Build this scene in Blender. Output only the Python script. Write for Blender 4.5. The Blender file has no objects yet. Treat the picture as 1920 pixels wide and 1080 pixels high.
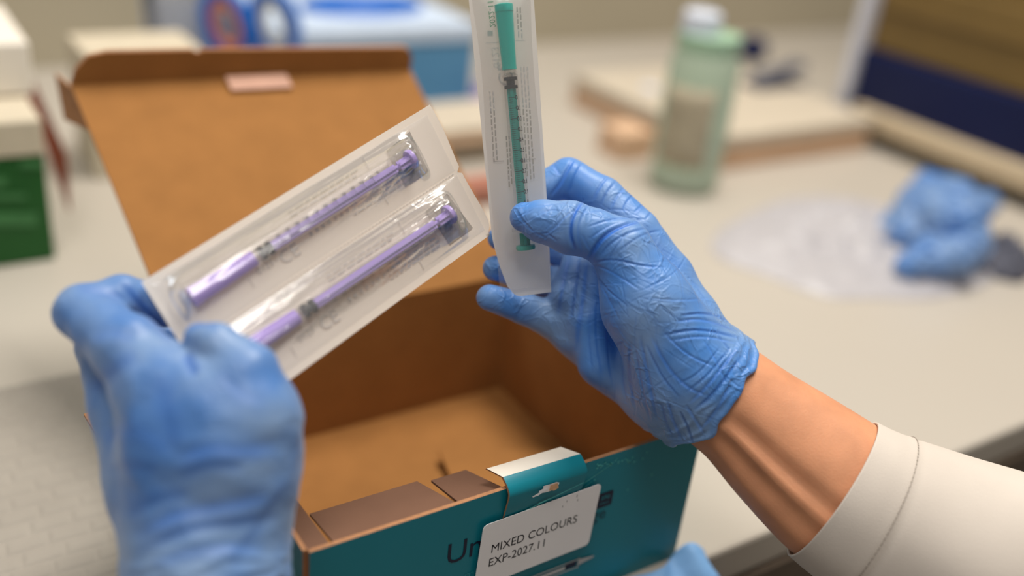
import bpy, math, random
import numpy as np
import openvdb
from mathutils import Vector, Matrix, noise as mnoise
random.seed(7); rng = np.random.default_rng(7)
SC = bpy.context.scene; COL = SC.collection

# ------------------------------------------------------------------ camera
F = 35/36*1920
CAM = np.array([-0.36663668, -0.31554076, 0.403718])
RT = np.array([0.83727919, -0.53725832, 0.10157287])
UP = np.array([0.16816824, 0.42979661, 0.887127])
FW = np.array([0.52027204, 0.72569165, -0.45020955])
UP = UP-UP.dot(FW)*FW; UP /= np.linalg.norm(UP); RT = np.cross(FW, UP)
cd = bpy.data.cameras.new('camera'); cam = bpy.data.objects.new('camera', cd); COL.objects.link(cam)
cam.matrix_world = Matrix(((RT[0], UP[0], -FW[0], CAM[0]), (RT[1], UP[1], -FW[1], CAM[1]), (RT[2], UP[2], -FW[2], CAM[2]), (0, 0, 0, 1)))
cd.lens = 35; cd.sensor_width = 36; cd.clip_start = 0.01
cd.dof.use_dof = True; cd.dof.focus_distance = 0.495; cd.dof.aperture_fstop = 1.9; cd.dof.aperture_blades = 0
SC.camera = cam
# ------------------------------------------------------------------ light
SC.view_settings.view_transform = 'Standard'; SC.view_settings.look = 'None'
SC.view_settings.exposure = 0.0; SC.view_settings.gamma = 1.0; SC.view_settings.use_curve_mapping = False
SC.cycles.use_denoising = True; SC.cycles.transparent_max_bounces = 40
w = bpy.data.worlds.new('world'); SC.world = w; w.use_nodes = True
bg = w.node_tree.nodes['Background']; bg.inputs[0].default_value = (1.0, 0.93, 0.84, 1); bg.inputs[1].default_value = 0.20
def area(name, loc, target, sx, sy, power, col):
    l = bpy.data.lights.new(name, 'AREA'); l.shape = 'RECTANGLE'; l.size = sx; l.size_y = sy; l.energy = power; l.color = col
    o = bpy.data.objects.new(name, l); COL.objects.link(o); o.location = loc
    o.rotation_euler = (Vector(target)-Vector(loc)).to_track_quat('-Z', 'Y').to_euler(); return o
area('ceiling_light', (0.50, 0.34, 1.9), (0.0, 0.2, 0.1), 0.9, 0.6, 40, (1.0, 0.95, 0.87))
area('ceiling_light', (-0.55, -0.40, 1.9), (-0.1, 0.1, 0.1), 0.8, 0.5, 15, (1.0, 0.95, 0.88))
area('cool_fill', (-1.1, 0.9, 1.3), (0, 0.2, 0.1), 0.7, 0.7, 3.5, (0.78, 0.89, 1.0))  # added weak cool fill from the left, no window stands there

# ------------------------------------------------------------------ geometry helpers
def P(px, py, d):                    # a point seen at a pixel, d metres along the view axis
    return CAM+d*(FW+(px-960)/F*RT-(py-540)/F*UP)
def onax(px, py, ax, val):
    r = P(px, py, 1)-CAM; return CAM+r*(val-CAM[ax])/r[ax]
def G(px, py, z=0.0): return onax(px, py, 2, z)
def proj(V):
    V = np.atleast_2d(V)-CAM; z = V@FW
    return np.stack([960+F*(V@RT)/z, 540-F*(V@UP)/z, z], 1)
def unit(v): v = np.asarray(v, float); return v/np.linalg.norm(v)
def link(name, me, mats, parent=None, smooth=False):
    o = bpy.data.objects.new(name, me); COL.objects.link(o)
    for m in (mats if isinstance(mats, (list, tuple)) else [mats]): me.materials.append(m)
    if parent: o.parent = parent
    if smooth: me.shade_smooth()
    return o
def mesh(name, V, Fc, mats, parent=None, smooth=False, mi=None, mods=None):
    me = bpy.data.meshes.new(name); me.from_pydata([tuple(v) for v in V], [], [tuple(f) for f in Fc]); me.update()
    if mi is not None: me.polygons.foreach_set('material_index', list(mi))
    o = link(name, me, mats, parent, smooth)
    return o
def tag(o, label=None, cat=None, group=None, kind=None):
    for k, v in (('label', label), ('category', cat), ('group', group), ('kind', kind)):
        if v: o[k] = v
    return o
def empty(name, loc, label, cat, group=None):
    o = bpy.data.objects.new(name, None); COL.objects.link(o); o.empty_display_size = .01
    o.location = loc; bpy.context.view_layer.update()
    return tag(o, label, cat, group)
class Root:
    pass
def child_fix(root):                 # parts are built in world coordinates
    for c in root.children:
        c.matrix_parent_inverse = Matrix.Translation(root.location).inverted()
        for g in c.children: g.matrix_parent_inverse = Matrix.Identity(4)
ROOTS = []
def thing(name, loc, label, cat, group=None):
    o = empty(name, tuple(loc), label, cat, group); ROOTS.append(o); return o
class MB:
    def __init__(s): s.V = []; s.F = []; s.M = []
    def add(s, V, Fc, m=0):
        n = len(s.V); s.V += [tuple(v) for v in V]; s.F += [tuple(i+n for i in f) for f in Fc]; s.M += [m]*len(Fc); return s
    def box(s, lo, hi, m=0):
        x0, y0, z0 = lo; x1, y1, z1 = hi
        return s.add([(x0,y0,z0),(x1,y0,z0),(x1,y1,z0),(x0,y1,z0),(x0,y0,z1),(x1,y0,z1),(x1,y1,z1),(x0,y1,z1)],
                     [(0,3,2,1),(4,5,6,7),(0,1,5,4),(1,2,6,5),(2,3,7,6),(3,0,4,7)], m)
    def panel(s, q, t, m=(0, 1, 2)):  # q: 4 corners of the inner face, extruded by t along its back; m = inner, outer, edge
        q = [np.array(p, float) for p in q]; n = unit(np.cross(q[1]-q[0], q[3]-q[0]))
        b = [p-n*t for p in q]
        s.add(q+b, [(0,1,2,3)], m[0]); k = len(s.V)-8
        for f, mm in (((7,6,5,4), m[1]), ((0,4,5,1), m[2]), ((1,5,6,2), m[2]), ((2,6,7,3), m[2]), ((3,7,4,0), m[2])):
            s.F.append(tuple(i+k for i in f)); s.M.append(mm)
        return s
    def tube(s, pts, rad, seg=20, m=0, cap=True, ref=None, prof=None):
        pts = [np.array(p, float) for p in pts]; rad = rad if hasattr(rad, '__len__') else [rad]*len(pts)
        n0 = len(s.V); N = len(pts)
        for i, p in enumerate(pts):
            a = pts[max(i-1, 0)]; b = pts[min(i+1, N-1)]; t = unit(b-a) if np.linalg.norm(b-a) > 0 else unit(pts[-1]-pts[0])
            if i == 0:
                u = np.cross(t, ref if ref is not None else (0.31, 0.52, 0.79)); u = unit(u)
            else: u = unit(u-u.dot(t)*t)
            v = np.cross(t, u)
            for k in range(seg):
                th = 2*math.pi*k/seg; s.V.append(tuple(p+rad[i]*(math.cos(th)*u+math.sin(th)*v)))
        for i in range(N-1):
            for k in range(seg):
                k2 = (k+1) % seg; s.F.append((n0+i*seg+k, n0+i*seg+k2, n0+(i+1)*seg+k2, n0+(i+1)*seg+k)); s.M.append(m)
        if cap:
            s.F.append(tuple(n0+k for k in range(seg))[::-1]); s.F.append(tuple(n0+(N-1)*seg+k for k in range(seg))); s.M += [m, m]
        return s
    def lathe(s, c, ax, prof, seg=28, m=0, cap=True):   # prof: (distance along axis, radius)
        ax = unit(ax); c = np.array(c, float)
        u = unit(np.cross(ax, (0.31, 0.52, 0.79))); v = np.cross(ax, u); n0 = len(s.V)
        for h, r in prof:
            for k in range(seg):
                th = 2*math.pi*k/seg; s.V.append(tuple(c+ax*h+r*(math.cos(th)*u+math.sin(th)*v)))
        for i in range(len(prof)-1):
            for k in range(seg):
                k2 = (k+1) % seg; s.F.append((n0+i*seg+k, n0+i*seg+k2, n0+(i+1)*seg+k2, n0+(i+1)*seg+k)); s.M.append(m)
        if cap:
            s.F.append(tuple(n0+k for k in range(seg))[::-1]); s.F.append(tuple(n0+(len(prof)-1)*seg+k for k in range(seg))); s.M += [m, m]
        return s
    def build(s, name, mats, parent=None, smooth=False, bevel=0, auto=True):
        o = mesh(name, s.V, s.F, mats, parent, smooth, s.M)
        if bevel:
            b = o.modifiers.new('b', 'BEVEL'); b.width = bevel; b.segments = 2; b.limit_method = 'ANGLE'
        if smooth and auto:
            try: o.data.set_sharp_from_angle(angle=math.radians(40))
            except Exception: pass
        return o
def grid(nu, nv, fn, name, mats, parent=None, smooth=True, thick=0, mod_sub=0):
    V = [fn(i/(nu-1), j/(nv-1)) for i in range(nu) for j in range(nv)]
    Fc = [(i*nv+j, (i+1)*nv+j, (i+1)*nv+j+1, i*nv+j+1) for i in range(nu-1) for j in range(nv-1)]
    o = mesh(name, V, Fc, mats, parent, smooth)
    if thick:
        m = o.modifiers.new('s', 'SOLIDIFY'); m.thickness = thick; m.offset = 0
    return o
_tc = {}
def text_verts(s, size=1, shear=0, bold=0):
    key = (s, size, shear, bold)
    if key not in _tc:
        c = bpy.data.curves.new('t', 'FONT'); c.body = s; c.size = size; c.shear = shear; c.offset = bold; c.resolution_u = 3
        o = bpy.data.objects.new('t', c); COL.objects.link(o)
        dg = bpy.context.evaluated_depsgraph_get(); me = bpy.data.meshes.new_from_object(o.evaluated_get(dg))
        V = np.array([tuple(v.co) for v in me.vertices]); Fc = [tuple(p.vertices) for p in me.polygons]
        bpy.data.objects.remove(o); bpy.data.curves.remove(c); bpy.data.meshes.remove(me); _tc[key] = (V, Fc)
    return _tc[key]
def put_text(mb, s, o, r, u, size, m=0, shear=0, bold=0, sx=1, align='l'):
    V, Fc = text_verts(s, 1, shear, bold); V = V.copy()
    x0, x1 = V[:, 0].min(), V[:, 0].max()
    if align == 'c': V[:, 0] -= (x0+x1)/2
    else: V[:, 0] -= x0
    o = np.array(o, float); mb.add([o+r*v[0]*size*sx+u*v[1]*size for v in V], Fc, m)
    return (x1-x0)*size*sx

# ------------------------------------------------------------------ materials
def nt(name):
    m = bpy.data.materials.new(name); m.use_nodes = True; n = m.node_tree; n.nodes.clear()
    out = n.nodes.new('ShaderNodeOutputMaterial'); return m, n, out
def N(n, t, **kw):
    x = n.nodes.new(t)
    for k, v in kw.items():
        if k in x.inputs.keys(): x.inputs[k].default_value = v
        else: setattr(x, k, v)
    return x
def mat(name, col, rough=.5, var=.06, scale=60, bump=0.0, bscale=400, spec=.5, sheen=0, sss=0, metal=0, bdist=.0005, coat=0):
    m, n, out = nt(name); b = N(n, 'ShaderNodeBsdfPrincipled'); n.links.new(b.outputs[0], out.inputs[0])
    b.inputs['Roughness'].default_value = rough; b.inputs['Specular IOR Level'].default_value = spec; b.inputs['Metallic'].default_value = metal
    b.inputs['Sheen Weight'].default_value = sheen; b.inputs['Coat Weight'].default_value = coat
    if sss: b.inputs['Subsurface Weight'].default_value = sss; b.inputs['Subsurface Radius'].default_value = (.008, .004, .002); b.inputs['Subsurface Scale'].default_value = .5
    tc = N(n, 'ShaderNodeTexCoord'); nz = N(n, 'ShaderNodeTexNoise'); nz.inputs['Scale'].default_value = scale; nz.inputs['Detail'].default_value = 4
    n.links.new(tc.outputs['Object'], nz.inputs['Vector'])
    rp = N(n, 'ShaderNodeValToRGB'); c = np.array(col)
    rp.color_ramp.elements[0].position = .3; rp.color_ramp.elements[1].position = .7
    rp.color_ramp.elements[0].color = (*np.clip(c*(1-var), 0, 1), 1); rp.color_ramp.elements[1].color = (*np.clip(c*(1+var), 0, 1), 1)
    n.links.new(nz.outputs['Fac'], rp.inputs[0]); n.links.new(rp.outputs[0], b.inputs['Base Color'])
    if bump:
        n2 = N(n, 'ShaderNodeTexNoise'); n2.inputs['Scale'].default_value = bscale; n2.inputs['Detail'].default_value = 5
        n.links.new(tc.outputs['Object'], n2.inputs['Vector'])
        bp = N(n, 'ShaderNodeBump'); bp.inputs['Strength'].default_value = bump; bp.inputs['Distance'].default_value = bdist
        n.links.new(n2.outputs['Fac'], bp.inputs['Height']); n.links.new(bp.outputs[0], b.inputs['Normal'])
    return m
def s2l(r, g, b): return tuple(((c/255)/12.92 if c/255 <= .04045 else ((c/255+.055)/1.055)**2.4) for c in (r, g, b))
def film(name, tint=(1, 1, 1), gl=.10, rough=.12, haze=.06, bump=.25, bscale=90, hazecol=(.9, .9, .92)):
    m, n, out = nt(name)
    tr = N(n, 'ShaderNodeBsdfTransparent'); tr.inputs[0].default_value = (*tint, 1)
    g = N(n, 'ShaderNodeBsdfGlossy'); g.inputs['Roughness'].default_value = rough
    d = N(n, 'ShaderNodeBsdfDiffuse'); d.inputs[0].default_value = (*hazecol, 1)
    tc = N(n, 'ShaderNodeTexCoord'); nz = N(n, 'ShaderNodeTexNoise'); nz.inputs['Scale'].default_value = bscale; nz.inputs['Detail'].default_value = 3; nz.inputs['Distortion'].default_value = 1.5
    n.links.new(tc.outputs['Object'], nz.inputs['Vector'])
    bp = N(n, 'ShaderNodeBump'); bp.inputs['Strength'].default_value = bump; bp.inputs['Distance'].default_value = .002
    n.links.new(nz.outputs['Fac'], bp.inputs['Height']); n.links.new(bp.outputs[0], g.inputs['Normal'])
    lw = N(n, 'ShaderNodeLayerWeight'); lw.inputs['Blend'].default_value = .35
    mm = N(n, 'ShaderNodeMath', operation='MULTIPLY_ADD'); mm.inputs[1].default_value = .38; mm.inputs[2].default_value = gl
    n.links.new(lw.outputs['Fresnel'], mm.inputs[0])
    mx = N(n, 'ShaderNodeMixShader'); mx.inputs[0].default_value = haze
    n.links.new(tr.outputs[0], mx.inputs[1]); n.links.new(d.outputs[0], mx.inputs[2])
    m2 = N(n, 'ShaderNodeMixShader'); n.links.new(mm.outputs[0], m2.inputs[0]); n.links.new(mx.outputs[0], m2.inputs[1]); n.links.new(g.outputs[0], m2.inputs[2])
    n.links.new(m2.outputs[0], out.inputs[0]); return m
def glove_mat(name, fine, ca, cb, cc):
    m, n, out = nt(name); b = N(n, 'ShaderNodeBsdfPrincipled')
    b.inputs['Roughness'].default_value = .42; b.inputs['Specular IOR Level'].default_value = .45
    b.inputs['Sheen Weight'].default_value = .3; b.inputs['Sheen Roughness'].default_value = .4; b.inputs['Sheen Tint'].default_value = (.8, .9, 1, 1)
    tc = N(n, 'ShaderNodeTexCoord')
    wp = N(n, 'ShaderNodeTexNoise'); wp.inputs['Scale'].default_value = 35; wp.inputs['Detail'].default_value = 2
    n.links.new(tc.outputs['Object'], wp.inputs['Vector'])
    mp = N(n, 'ShaderNodeVectorMath', operation='MULTIPLY_ADD'); mp.inputs[1].default_value = (.022, .022, .022)
    n.links.new(wp.outputs['Color'], mp.inputs[0]); n.links.new(tc.outputs['Object'], mp.inputs[2])
    hs = []
    for sc, wd in ((85, .10), (170, .14)):
        v = N(n, 'ShaderNodeTexVoronoi', feature='DISTANCE_TO_EDGE'); v.inputs['Scale'].default_value = sc
        n.links.new(mp.outputs[0], v.inputs['Vector'])
        r = N(n, 'ShaderNodeMapRange'); r.interpolation_type = 'SMOOTHSTEP'
        r.inputs['From Min'].default_value = 0; r.inputs['From Max'].default_value = wd; r.inputs['To Min'].default_value = 1; r.inputs['To Max'].default_value = 0
        n.links.new(v.outputs['Distance'], r.inputs['Value']); hs.append(r)
    ms = N(n, 'ShaderNodeTexNoise'); ms.inputs['Scale'].default_value = 45; n.links.new(tc.outputs['Object'], ms.inputs['Vector'])
    mr = N(n, 'ShaderNodeMapRange'); mr.inputs['From Min'].default_value = .42; mr.inputs['From Max'].default_value = .62
    n.links.new(ms.outputs['Fac'], mr.inputs['Value'])
    a = N(n, 'ShaderNodeMath', operation='MULTIPLY_ADD'); a.inputs[1].default_value = .45
    n.links.new(hs[1].outputs[0], a.inputs[0]); n.links.new(hs[0].outputs[0], a.inputs[2])
    k = N(n, 'ShaderNodeMath', operation='MULTIPLY'); n.links.new(a.outputs[0], k.inputs[0]); n.links.new(mr.outputs[0], k.inputs[1])
    bp = N(n, 'ShaderNodeBump'); bp.inputs['Strength'].default_value = fine; bp.inputs['Distance'].default_value = .0006
    n.links.new(k.outputs[0], bp.inputs['Height']); n.links.new(bp.outputs[0], b.inputs['Normal'])
    # stretched film is paler, gathered film deeper blue
    nz = N(n, 'ShaderNodeTexNoise'); nz.inputs['Scale'].default_value = 28; nz.inputs['Detail'].default_value = 3; n.links.new(tc.outputs['Object'], nz.inputs['Vector'])
    rp = N(n, 'ShaderNodeValToRGB'); rp.color_ramp.elements[0].position = .35; rp.color_ramp.elements[1].position = .68
    rp.color_ramp.elements[0].color = (*s2l(*ca), 1); rp.color_ramp.elements[1].color = (*s2l(*cb), 1)
    n.links.new(nz.outputs['Fac'], rp.inputs[0])
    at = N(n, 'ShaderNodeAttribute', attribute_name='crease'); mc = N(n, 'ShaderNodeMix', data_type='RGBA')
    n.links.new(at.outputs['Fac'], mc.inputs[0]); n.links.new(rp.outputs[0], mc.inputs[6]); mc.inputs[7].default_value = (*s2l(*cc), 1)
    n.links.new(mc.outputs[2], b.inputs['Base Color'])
    tl = N(n, 'ShaderNodeBsdfTranslucent'); tl.inputs[0].default_value = (*s2l(90, 150, 230), 1)
    mx = N(n, 'ShaderNodeMixShader'); mx.inputs[0].default_value = .16
    n.links.new(b.outputs[0], mx.inputs[1]); n.links.new(tl.outputs[0], mx.inputs[2]); n.links.new(mx.outputs[0], out.inputs[0]); return m
M = {}
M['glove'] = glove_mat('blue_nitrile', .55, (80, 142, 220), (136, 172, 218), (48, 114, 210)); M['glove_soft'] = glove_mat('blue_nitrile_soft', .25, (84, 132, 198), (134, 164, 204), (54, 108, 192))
M['skin'] = mat('skin', s2l(214, 150, 112), .5, .09, 70, .35, 900, .4, sss=.12, bdist=.0003)
M['coat'] = mat('coat_cotton', s2l(208, 198, 188), .9, .03, 30, .5, 1600, .1, bdist=.0003)
M['stitch'] = mat('stitch', s2l(170, 160, 150), .9)
M['teal'] = mat('teal_print', s2l(10, 130, 148), .38, .03, 14, .05, 300, .45)
M['kraft'] = mat('kraft_board', s2l(156, 108, 60), .85, .06, 45, .15, 900, .15)
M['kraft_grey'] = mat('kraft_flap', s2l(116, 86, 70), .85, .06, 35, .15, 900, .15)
M['edge'] = mat('board_edge', s2l(168, 120, 84), .9, .15, 500)
M['paperwhite'] = mat('white_board', s2l(236, 228, 216), .7, .03, 40)
M['label'] = mat('label_paper', s2l(250, 248, 250), .6, .03, 25, .08, 300, .3)
M['ink'] = mat('black_ink', s2l(40, 40, 46), .6); M['navyink'] = mat('navy_ink', s2l(8, 20, 52), .5)
M['inkteal'] = mat('dark_teal_ink', s2l(10, 74, 92), .5); M['tealink'] = mat('pale_teal_ink', s2l(40, 150, 165), .5)
M['greyink'] = mat('grey_ink', s2l(190, 182, 176), .7); M['greenink'] = mat('green_ink', s2l(120, 175, 145), .7)
M['scuff'] = mat('scuff', s2l(90, 190, 190), .7, .2, 400); M['tabpink'] = mat('pinkish_tab', s2l(206, 160, 138), .7); M['torn'] = mat('torn_board', s2l(222, 176, 136), .9, .15, 300)
def transl(m, f, col):
    n = m.node_tree; out = [x for x in n.nodes if x.type == 'OUTPUT_MATERIAL'][0]; b = [x for x in n.nodes if x.type == 'BSDF_PRINCIPLED'][0]
    t = n.nodes.new('ShaderNodeBsdfTranslucent'); t.inputs[0].default_value = (*col, 1); mx = n.nodes.new('ShaderNodeMixShader'); mx.inputs[0].default_value = f
    n.links.new(b.outputs[0], mx.inputs[1]); n.links.new(t.outputs[0], mx.inputs[2]); n.links.new(mx.outputs[0], out.inputs[0]); return m
M['backing'] = transl(mat('pouch_paper', s2l(244, 238, 230), .75, .02, 40, .12, 700, .25), .42, s2l(250, 240, 225))
M['backing2'] = transl(mat('pouch_paper_cool', s2l(242, 242, 242), .75, .02, 40, .12, 700, .25), .42, s2l(245, 242, 238))
M['greysq'] = mat('grey_square_print', s2l(140, 128, 116), .6, .05, 60)
M['film'] = film('pouch_film', gl=.055, rough=.13, haze=.10, bump=.18, bscale=45)
M['film2'] = film('pouch_film_milky', gl=.02, rough=.22, haze=.09, bump=.15, bscale=55)
M['clear'] = film('clear_plastic', gl=.02, rough=.1, haze=.02, bump=0.0)
M['purple'] = mat('purple_plastic', s2l(166, 140, 214), .3, .04, 60, spec=.5)
M['green'] = mat('teal_plastic', s2l(22, 184, 170), .3, .04, 60, spec=.5)
M['rubber'] = mat('black_rubber', s2l(34, 32, 34), .35)
M['table'] = mat('bench_laminate', s2l(188, 180, 169), .35, .02, 3, spec=.4)
M['tedge'] = mat('bench_edge', s2l(168, 150, 128), .5); M['tdark'] = mat('bench_dark_strip', s2l(92, 78, 64), .6)
M['cab'] = mat('cabinet_front', s2l(196, 176, 156), .5)
M['wall'] = mat('wall_paint', s2l(176, 166, 144), .9, .08, 1.5); M['floor'] = mat('floor_vinyl', s2l(140, 132, 122), .6)
M['pad'] = mat('bench_pad_paper', s2l(158, 151, 142), .95, .05, 25, .3, 700, .1)
M['carton_green'] = mat('carton_green', s2l(6, 84, 20), .5, .06, 20); M['carton_text'] = mat('carton_pale_print', s2l(60, 120, 66), .6)
M['cream'] = mat('cream_board', s2l(206, 194, 172), .7); M['redbrown'] = mat('red_brown_board', s2l(120, 56, 34), .8, .1)
M['kb'] = mat('kraft_dark', s2l(150, 104, 66), .9)
M['bluebox'] = mat('steel_blue_print', s2l(84, 142, 186), .6); M['paleblue'] = mat('pale_blue_print', s2l(196, 212, 234), .6); M['vivid'] = mat('vivid_blue', s2l(24, 104, 196), .4)
M['orange'] = mat('orange_plastic', s2l(214, 122, 92), .4); M['greypl'] = mat('grey_plastic', s2l(190, 190, 190), .4)
M['steel'] = mat('steel', s2l(190, 190, 195), .3, metal=1); M['dark'] = mat('dark_plastic', s2l(30, 28, 30), .5)
M['cup'] = film('smoky_cup', tint=(.85, .88, .95), gl=.05, rough=.2, haze=.45, bump=0, hazecol=(.55, .6, .72))
M['lilac'] = mat('lilac', s2l(160, 140, 200), .5); M['pink'] = mat('pink_card', s2l(160, 104, 86), .7)
M['taupe'] = mat('taupe_card', s2l(128, 110, 90), .8); M['paper'] = mat('paper_sheet', s2l(196, 184, 166), .8)
M['bottle'] = film('green_bottle', tint=(.70, .88, .76), gl=.04, rough=.3, haze=.66, bump=0, hazecol=s2l(200, 216, 196))
M['bcap'] = mat('bottle_cap_white', s2l(206, 212, 226), .5); M['bgreen'] = mat('bottle_green_collar', s2l(160, 194, 166), .5)
M['contents'] = mat('brown_contents', s2l(168, 158, 136), .7, .2, 30)
M['navy'] = mat('navy_panel', s2l(2, 18, 66), .5, .1, 5, spec=.3); M['gold'] = mat('olive_gold_panel', s2l(116, 92, 46), .5, .18, 3)
M['rail'] = mat('beige_rail', s2l(196, 178, 150), .5); M['lightblue'] = mat('pale_frame', s2l(206, 208, 220), .5)
M['tan'] = mat('tan_front', s2l(214, 178, 146), .8)
M['bag'] = film('white_bag_plastic', gl=.03, rough=.4, haze=.60, bump=.3, bscale=20, hazecol=s2l(206, 204, 212))
M['bluecloth'] = mat('light_blue_film', s2l(128, 178, 232), .5, .08, 20, .4, 120, .4, bdist=.002)
M['dgrey'] = mat('dark_grey_lump', s2l(84, 86, 100), .6)

# ------------------------------------------------------------------ the setting
def struct(o): o['kind'] = 'structure'; return o
TX0, TX1, TY0, TY1 = -1.2, 2.2, -0.012, 1.12
mb = MB().box((TX0, TY0, -.030), (TX1, TY1, 0)); struct(mb.build('worktop', M['table'], bevel=.003))
mb = MB().box((TX0, TY0-.004, -.062), (TX1, TY0+.03, -.030)); struct(mb.build('trim_1', M['tdark']))
mb = MB().box((TX0, TY0+.03, -.9), (TX1, TY1, -.05)); struct(mb.build('trim_2', M['cab']))
mb = MB()
struct(MB().box((-2, 1.12, -.9), (3.2, 1.2, 1.6)).build('wall_back', M['wall']))
struct(MB().box((-2, -1.4, -.95), (3.2, 1.2, -.9)).build('floor', M['floor']))
for k, x0 in enumerate((-.62, .045, .46)):
    d = MB().box((x0, TY0+.012, -.30), (x0+.40, TY0+.03, -.075)).build('drawer_front', M['cab'], bevel=.003)
    tag(d, ('cream drawer front left of the teal box under the bench', 'cream drawer front below the bench edge by the wrist', 'cream drawer front under the bench edge behind the coat sleeve')[k], 'drawer front', 'drawer fronts under the bench')

# ------------------------------------------------------------------ teal box
W, D, H, T = .234, .1973, .0964, .0022
box = thing('syringe_box', (-W/2, D/2, 0), 'opened teal cardboard box with kraft inside and a white MIXED COLOURS label', 'box')
KT = [M['kraft'], M['teal'], M['edge']]
MB().panel([(-W, 0, T), (0, 0, T), (0, D, T), (-W, D, T)], T).build('base_panel', KT, box)
MB().panel([(0, 0, 0), (-W, 0, 0), (-W, 0, H), (0, 0, H)], T).build('front_wall', KT, box)
MB().panel([(-W, D, 0), (0, D, 0), (0, D, H), (-W, D, H)], T).build('back_wall', KT, box)
MB().panel([(0, D, 0), (0, 0, 0), (0, 0, H), (0, D, H)], T).build('side_wall', KT, box)
MB().panel([(-W, 0, 0), (-W, D, 0), (-W, D, H), (-W, 0, H)], T).build('side_wall', KT, box)
# bottom flaps lying over each other, inner roll-over flaps with slits
MB().panel([(-W+.004, .010, .0075), (-.045, .006, .0058), (-.075, D*.62, .0045), (-W+.004, D*.75, .0062)], .0015).build('bottom_flap', [M['kraft']]*3, box)
MB().panel([(-.120, .012, .0200), (-.004, .010, .0100), (-.004, D*.55, .0060), (-.085, D*.70, .0100)], .0015).build('bottom_flap', [M['kraft']]*3, box)
def inner(x0, x1, y, z): return MB().panel([(x0, .0015, H-.002), (x1, .0015, H-.002), (x1-.002, y, z), (x0+.003, y, z)], .0012)
for a, b_, y, z in ((-W+.013, -.158, .036, H-.013), (-.1565, -.131, .033, H-.0125), (-.083, -.012, .006, H-.05)):
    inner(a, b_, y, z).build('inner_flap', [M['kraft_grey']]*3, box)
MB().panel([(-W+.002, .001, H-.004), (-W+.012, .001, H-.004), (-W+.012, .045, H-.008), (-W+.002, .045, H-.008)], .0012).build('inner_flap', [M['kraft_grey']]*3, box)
# outward side flap whose corner shows left of the glove
q = [np.array((-W, .03, H)), np.array((-W, .15, H)), P(157, 776, .50), P(225, 890, .47)]
MB().panel(q, .0015, (0, 1, 2)).build('side_flap', KT, box)
# lid
LL = P(133, 160, .655); LR = P(770, 132, .742)
BL, BR = np.array((-W, D, H)), np.array((0, D, H))
def lidp(s, t):
    p = (1-t)*((1-s)*BL+s*BR)+t*((1-s)*LL+s*LR)
    return p
lid = MB(); nu, nv = 14, 10; V = []
ln = unit(np.cross(BR-BL, LL-BL))
for side in (0, 1):
    for i in range(nu):
        for j in range(nv):
            s, t = i/(nu-1), j/(nv-1); p = lidp(s, t)+ln*(.006*math.sin(math.pi*t)*math.sin(math.pi*s*.9+.2))*.6
            V.append(p-side*T*ln)
o2 = nu*nv
Q = [(i*nv+j, (i+1)*nv+j, (i+1)*nv+j+1, i*nv+j+1) for i in range(nu-1) for j in range(nv-1)]
lid.add(V, Q, 0); lid.F += [tuple(x+o2 for x in q[::-1]) for q in Q]; lid.M += [1]*len(Q)
for a, b_ in [((0, j), (0, j+1)) for j in range(nv-1)]+[((nu-1, j), (nu-1, j+1)) for j in range(nv-1)]+[((i, nv-1), (i+1, nv-1)) for i in range(nu-1)]:
    ia, ib = a[0]*nv+a[1], b_[0]*nv+b_[1]; lid.F.append((ia, ib, ib+o2, ia+o2)); lid.M.append(2)
lido = lid.build('lid', KT, box, smooth=True)
# tuck flap standing off the lid's free edge, corners cut round
fd = unit(ln*.95+unit(LL-BL)*.35); fh = .0235
pf = [(0, 0), (1, 0), (1, .55), (.985, .85), (.965, 1), (.55, 1.0), (.54, .93), (.52, 1.0), (.22, 1.0), (.21, .88), (.19, 1.0), (.06, .93), (.03, .7)]
def fp(s, h, k=0): return LL+(LR-LL)*s+fd*fh*h*(1-.22*s)+k*T*unit(LL-BL)
def fnotch(pts):
    n = len(pts); mb = MB(); Vv = [fp(*p) for p in pts]+[fp(*p, 1) for p in pts]
    mb.add(Vv, [tuple(range(n))], 0); mb.F.append(tuple(range(2*n-1, n-1, -1))); mb.M.append(1)
    for i in range(n): mb.F.append((i, i+n, (i+1) % n+n, (i+1) % n)); mb.M.append(2)
    return mb
pf = [(0, 0), (1, 0), (1, .6), (.985, .9), (.965, 1), (.36, 1.0), (.345, .88), (.33, 1.0), (.1, .98), (.05, .86), (.015, .45)]
fnotch(pf).build('tuck_flap', [M['redbrown'] if False else M['kraft'], M['teal'], M['edge']], lido)
a = P(412, 143, .69); 
sl = lambda s, t: lidp(s, t)+ln*.0035
MB().panel([sl(.42, .93), sl(.42, .995), sl(.60, .995), sl(.60, .93)][::-1], .0012).build('paper_tab', [M['tabpink']]*3, lido)
q = [lidp(0, .80), lidp(0, .985), P(103, 138, .69), P(120, 224, .675)]
MB().panel(q, .0015).build('lid_side_flap', [M['kb'], M['kb'], M['edge']], lido)
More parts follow.
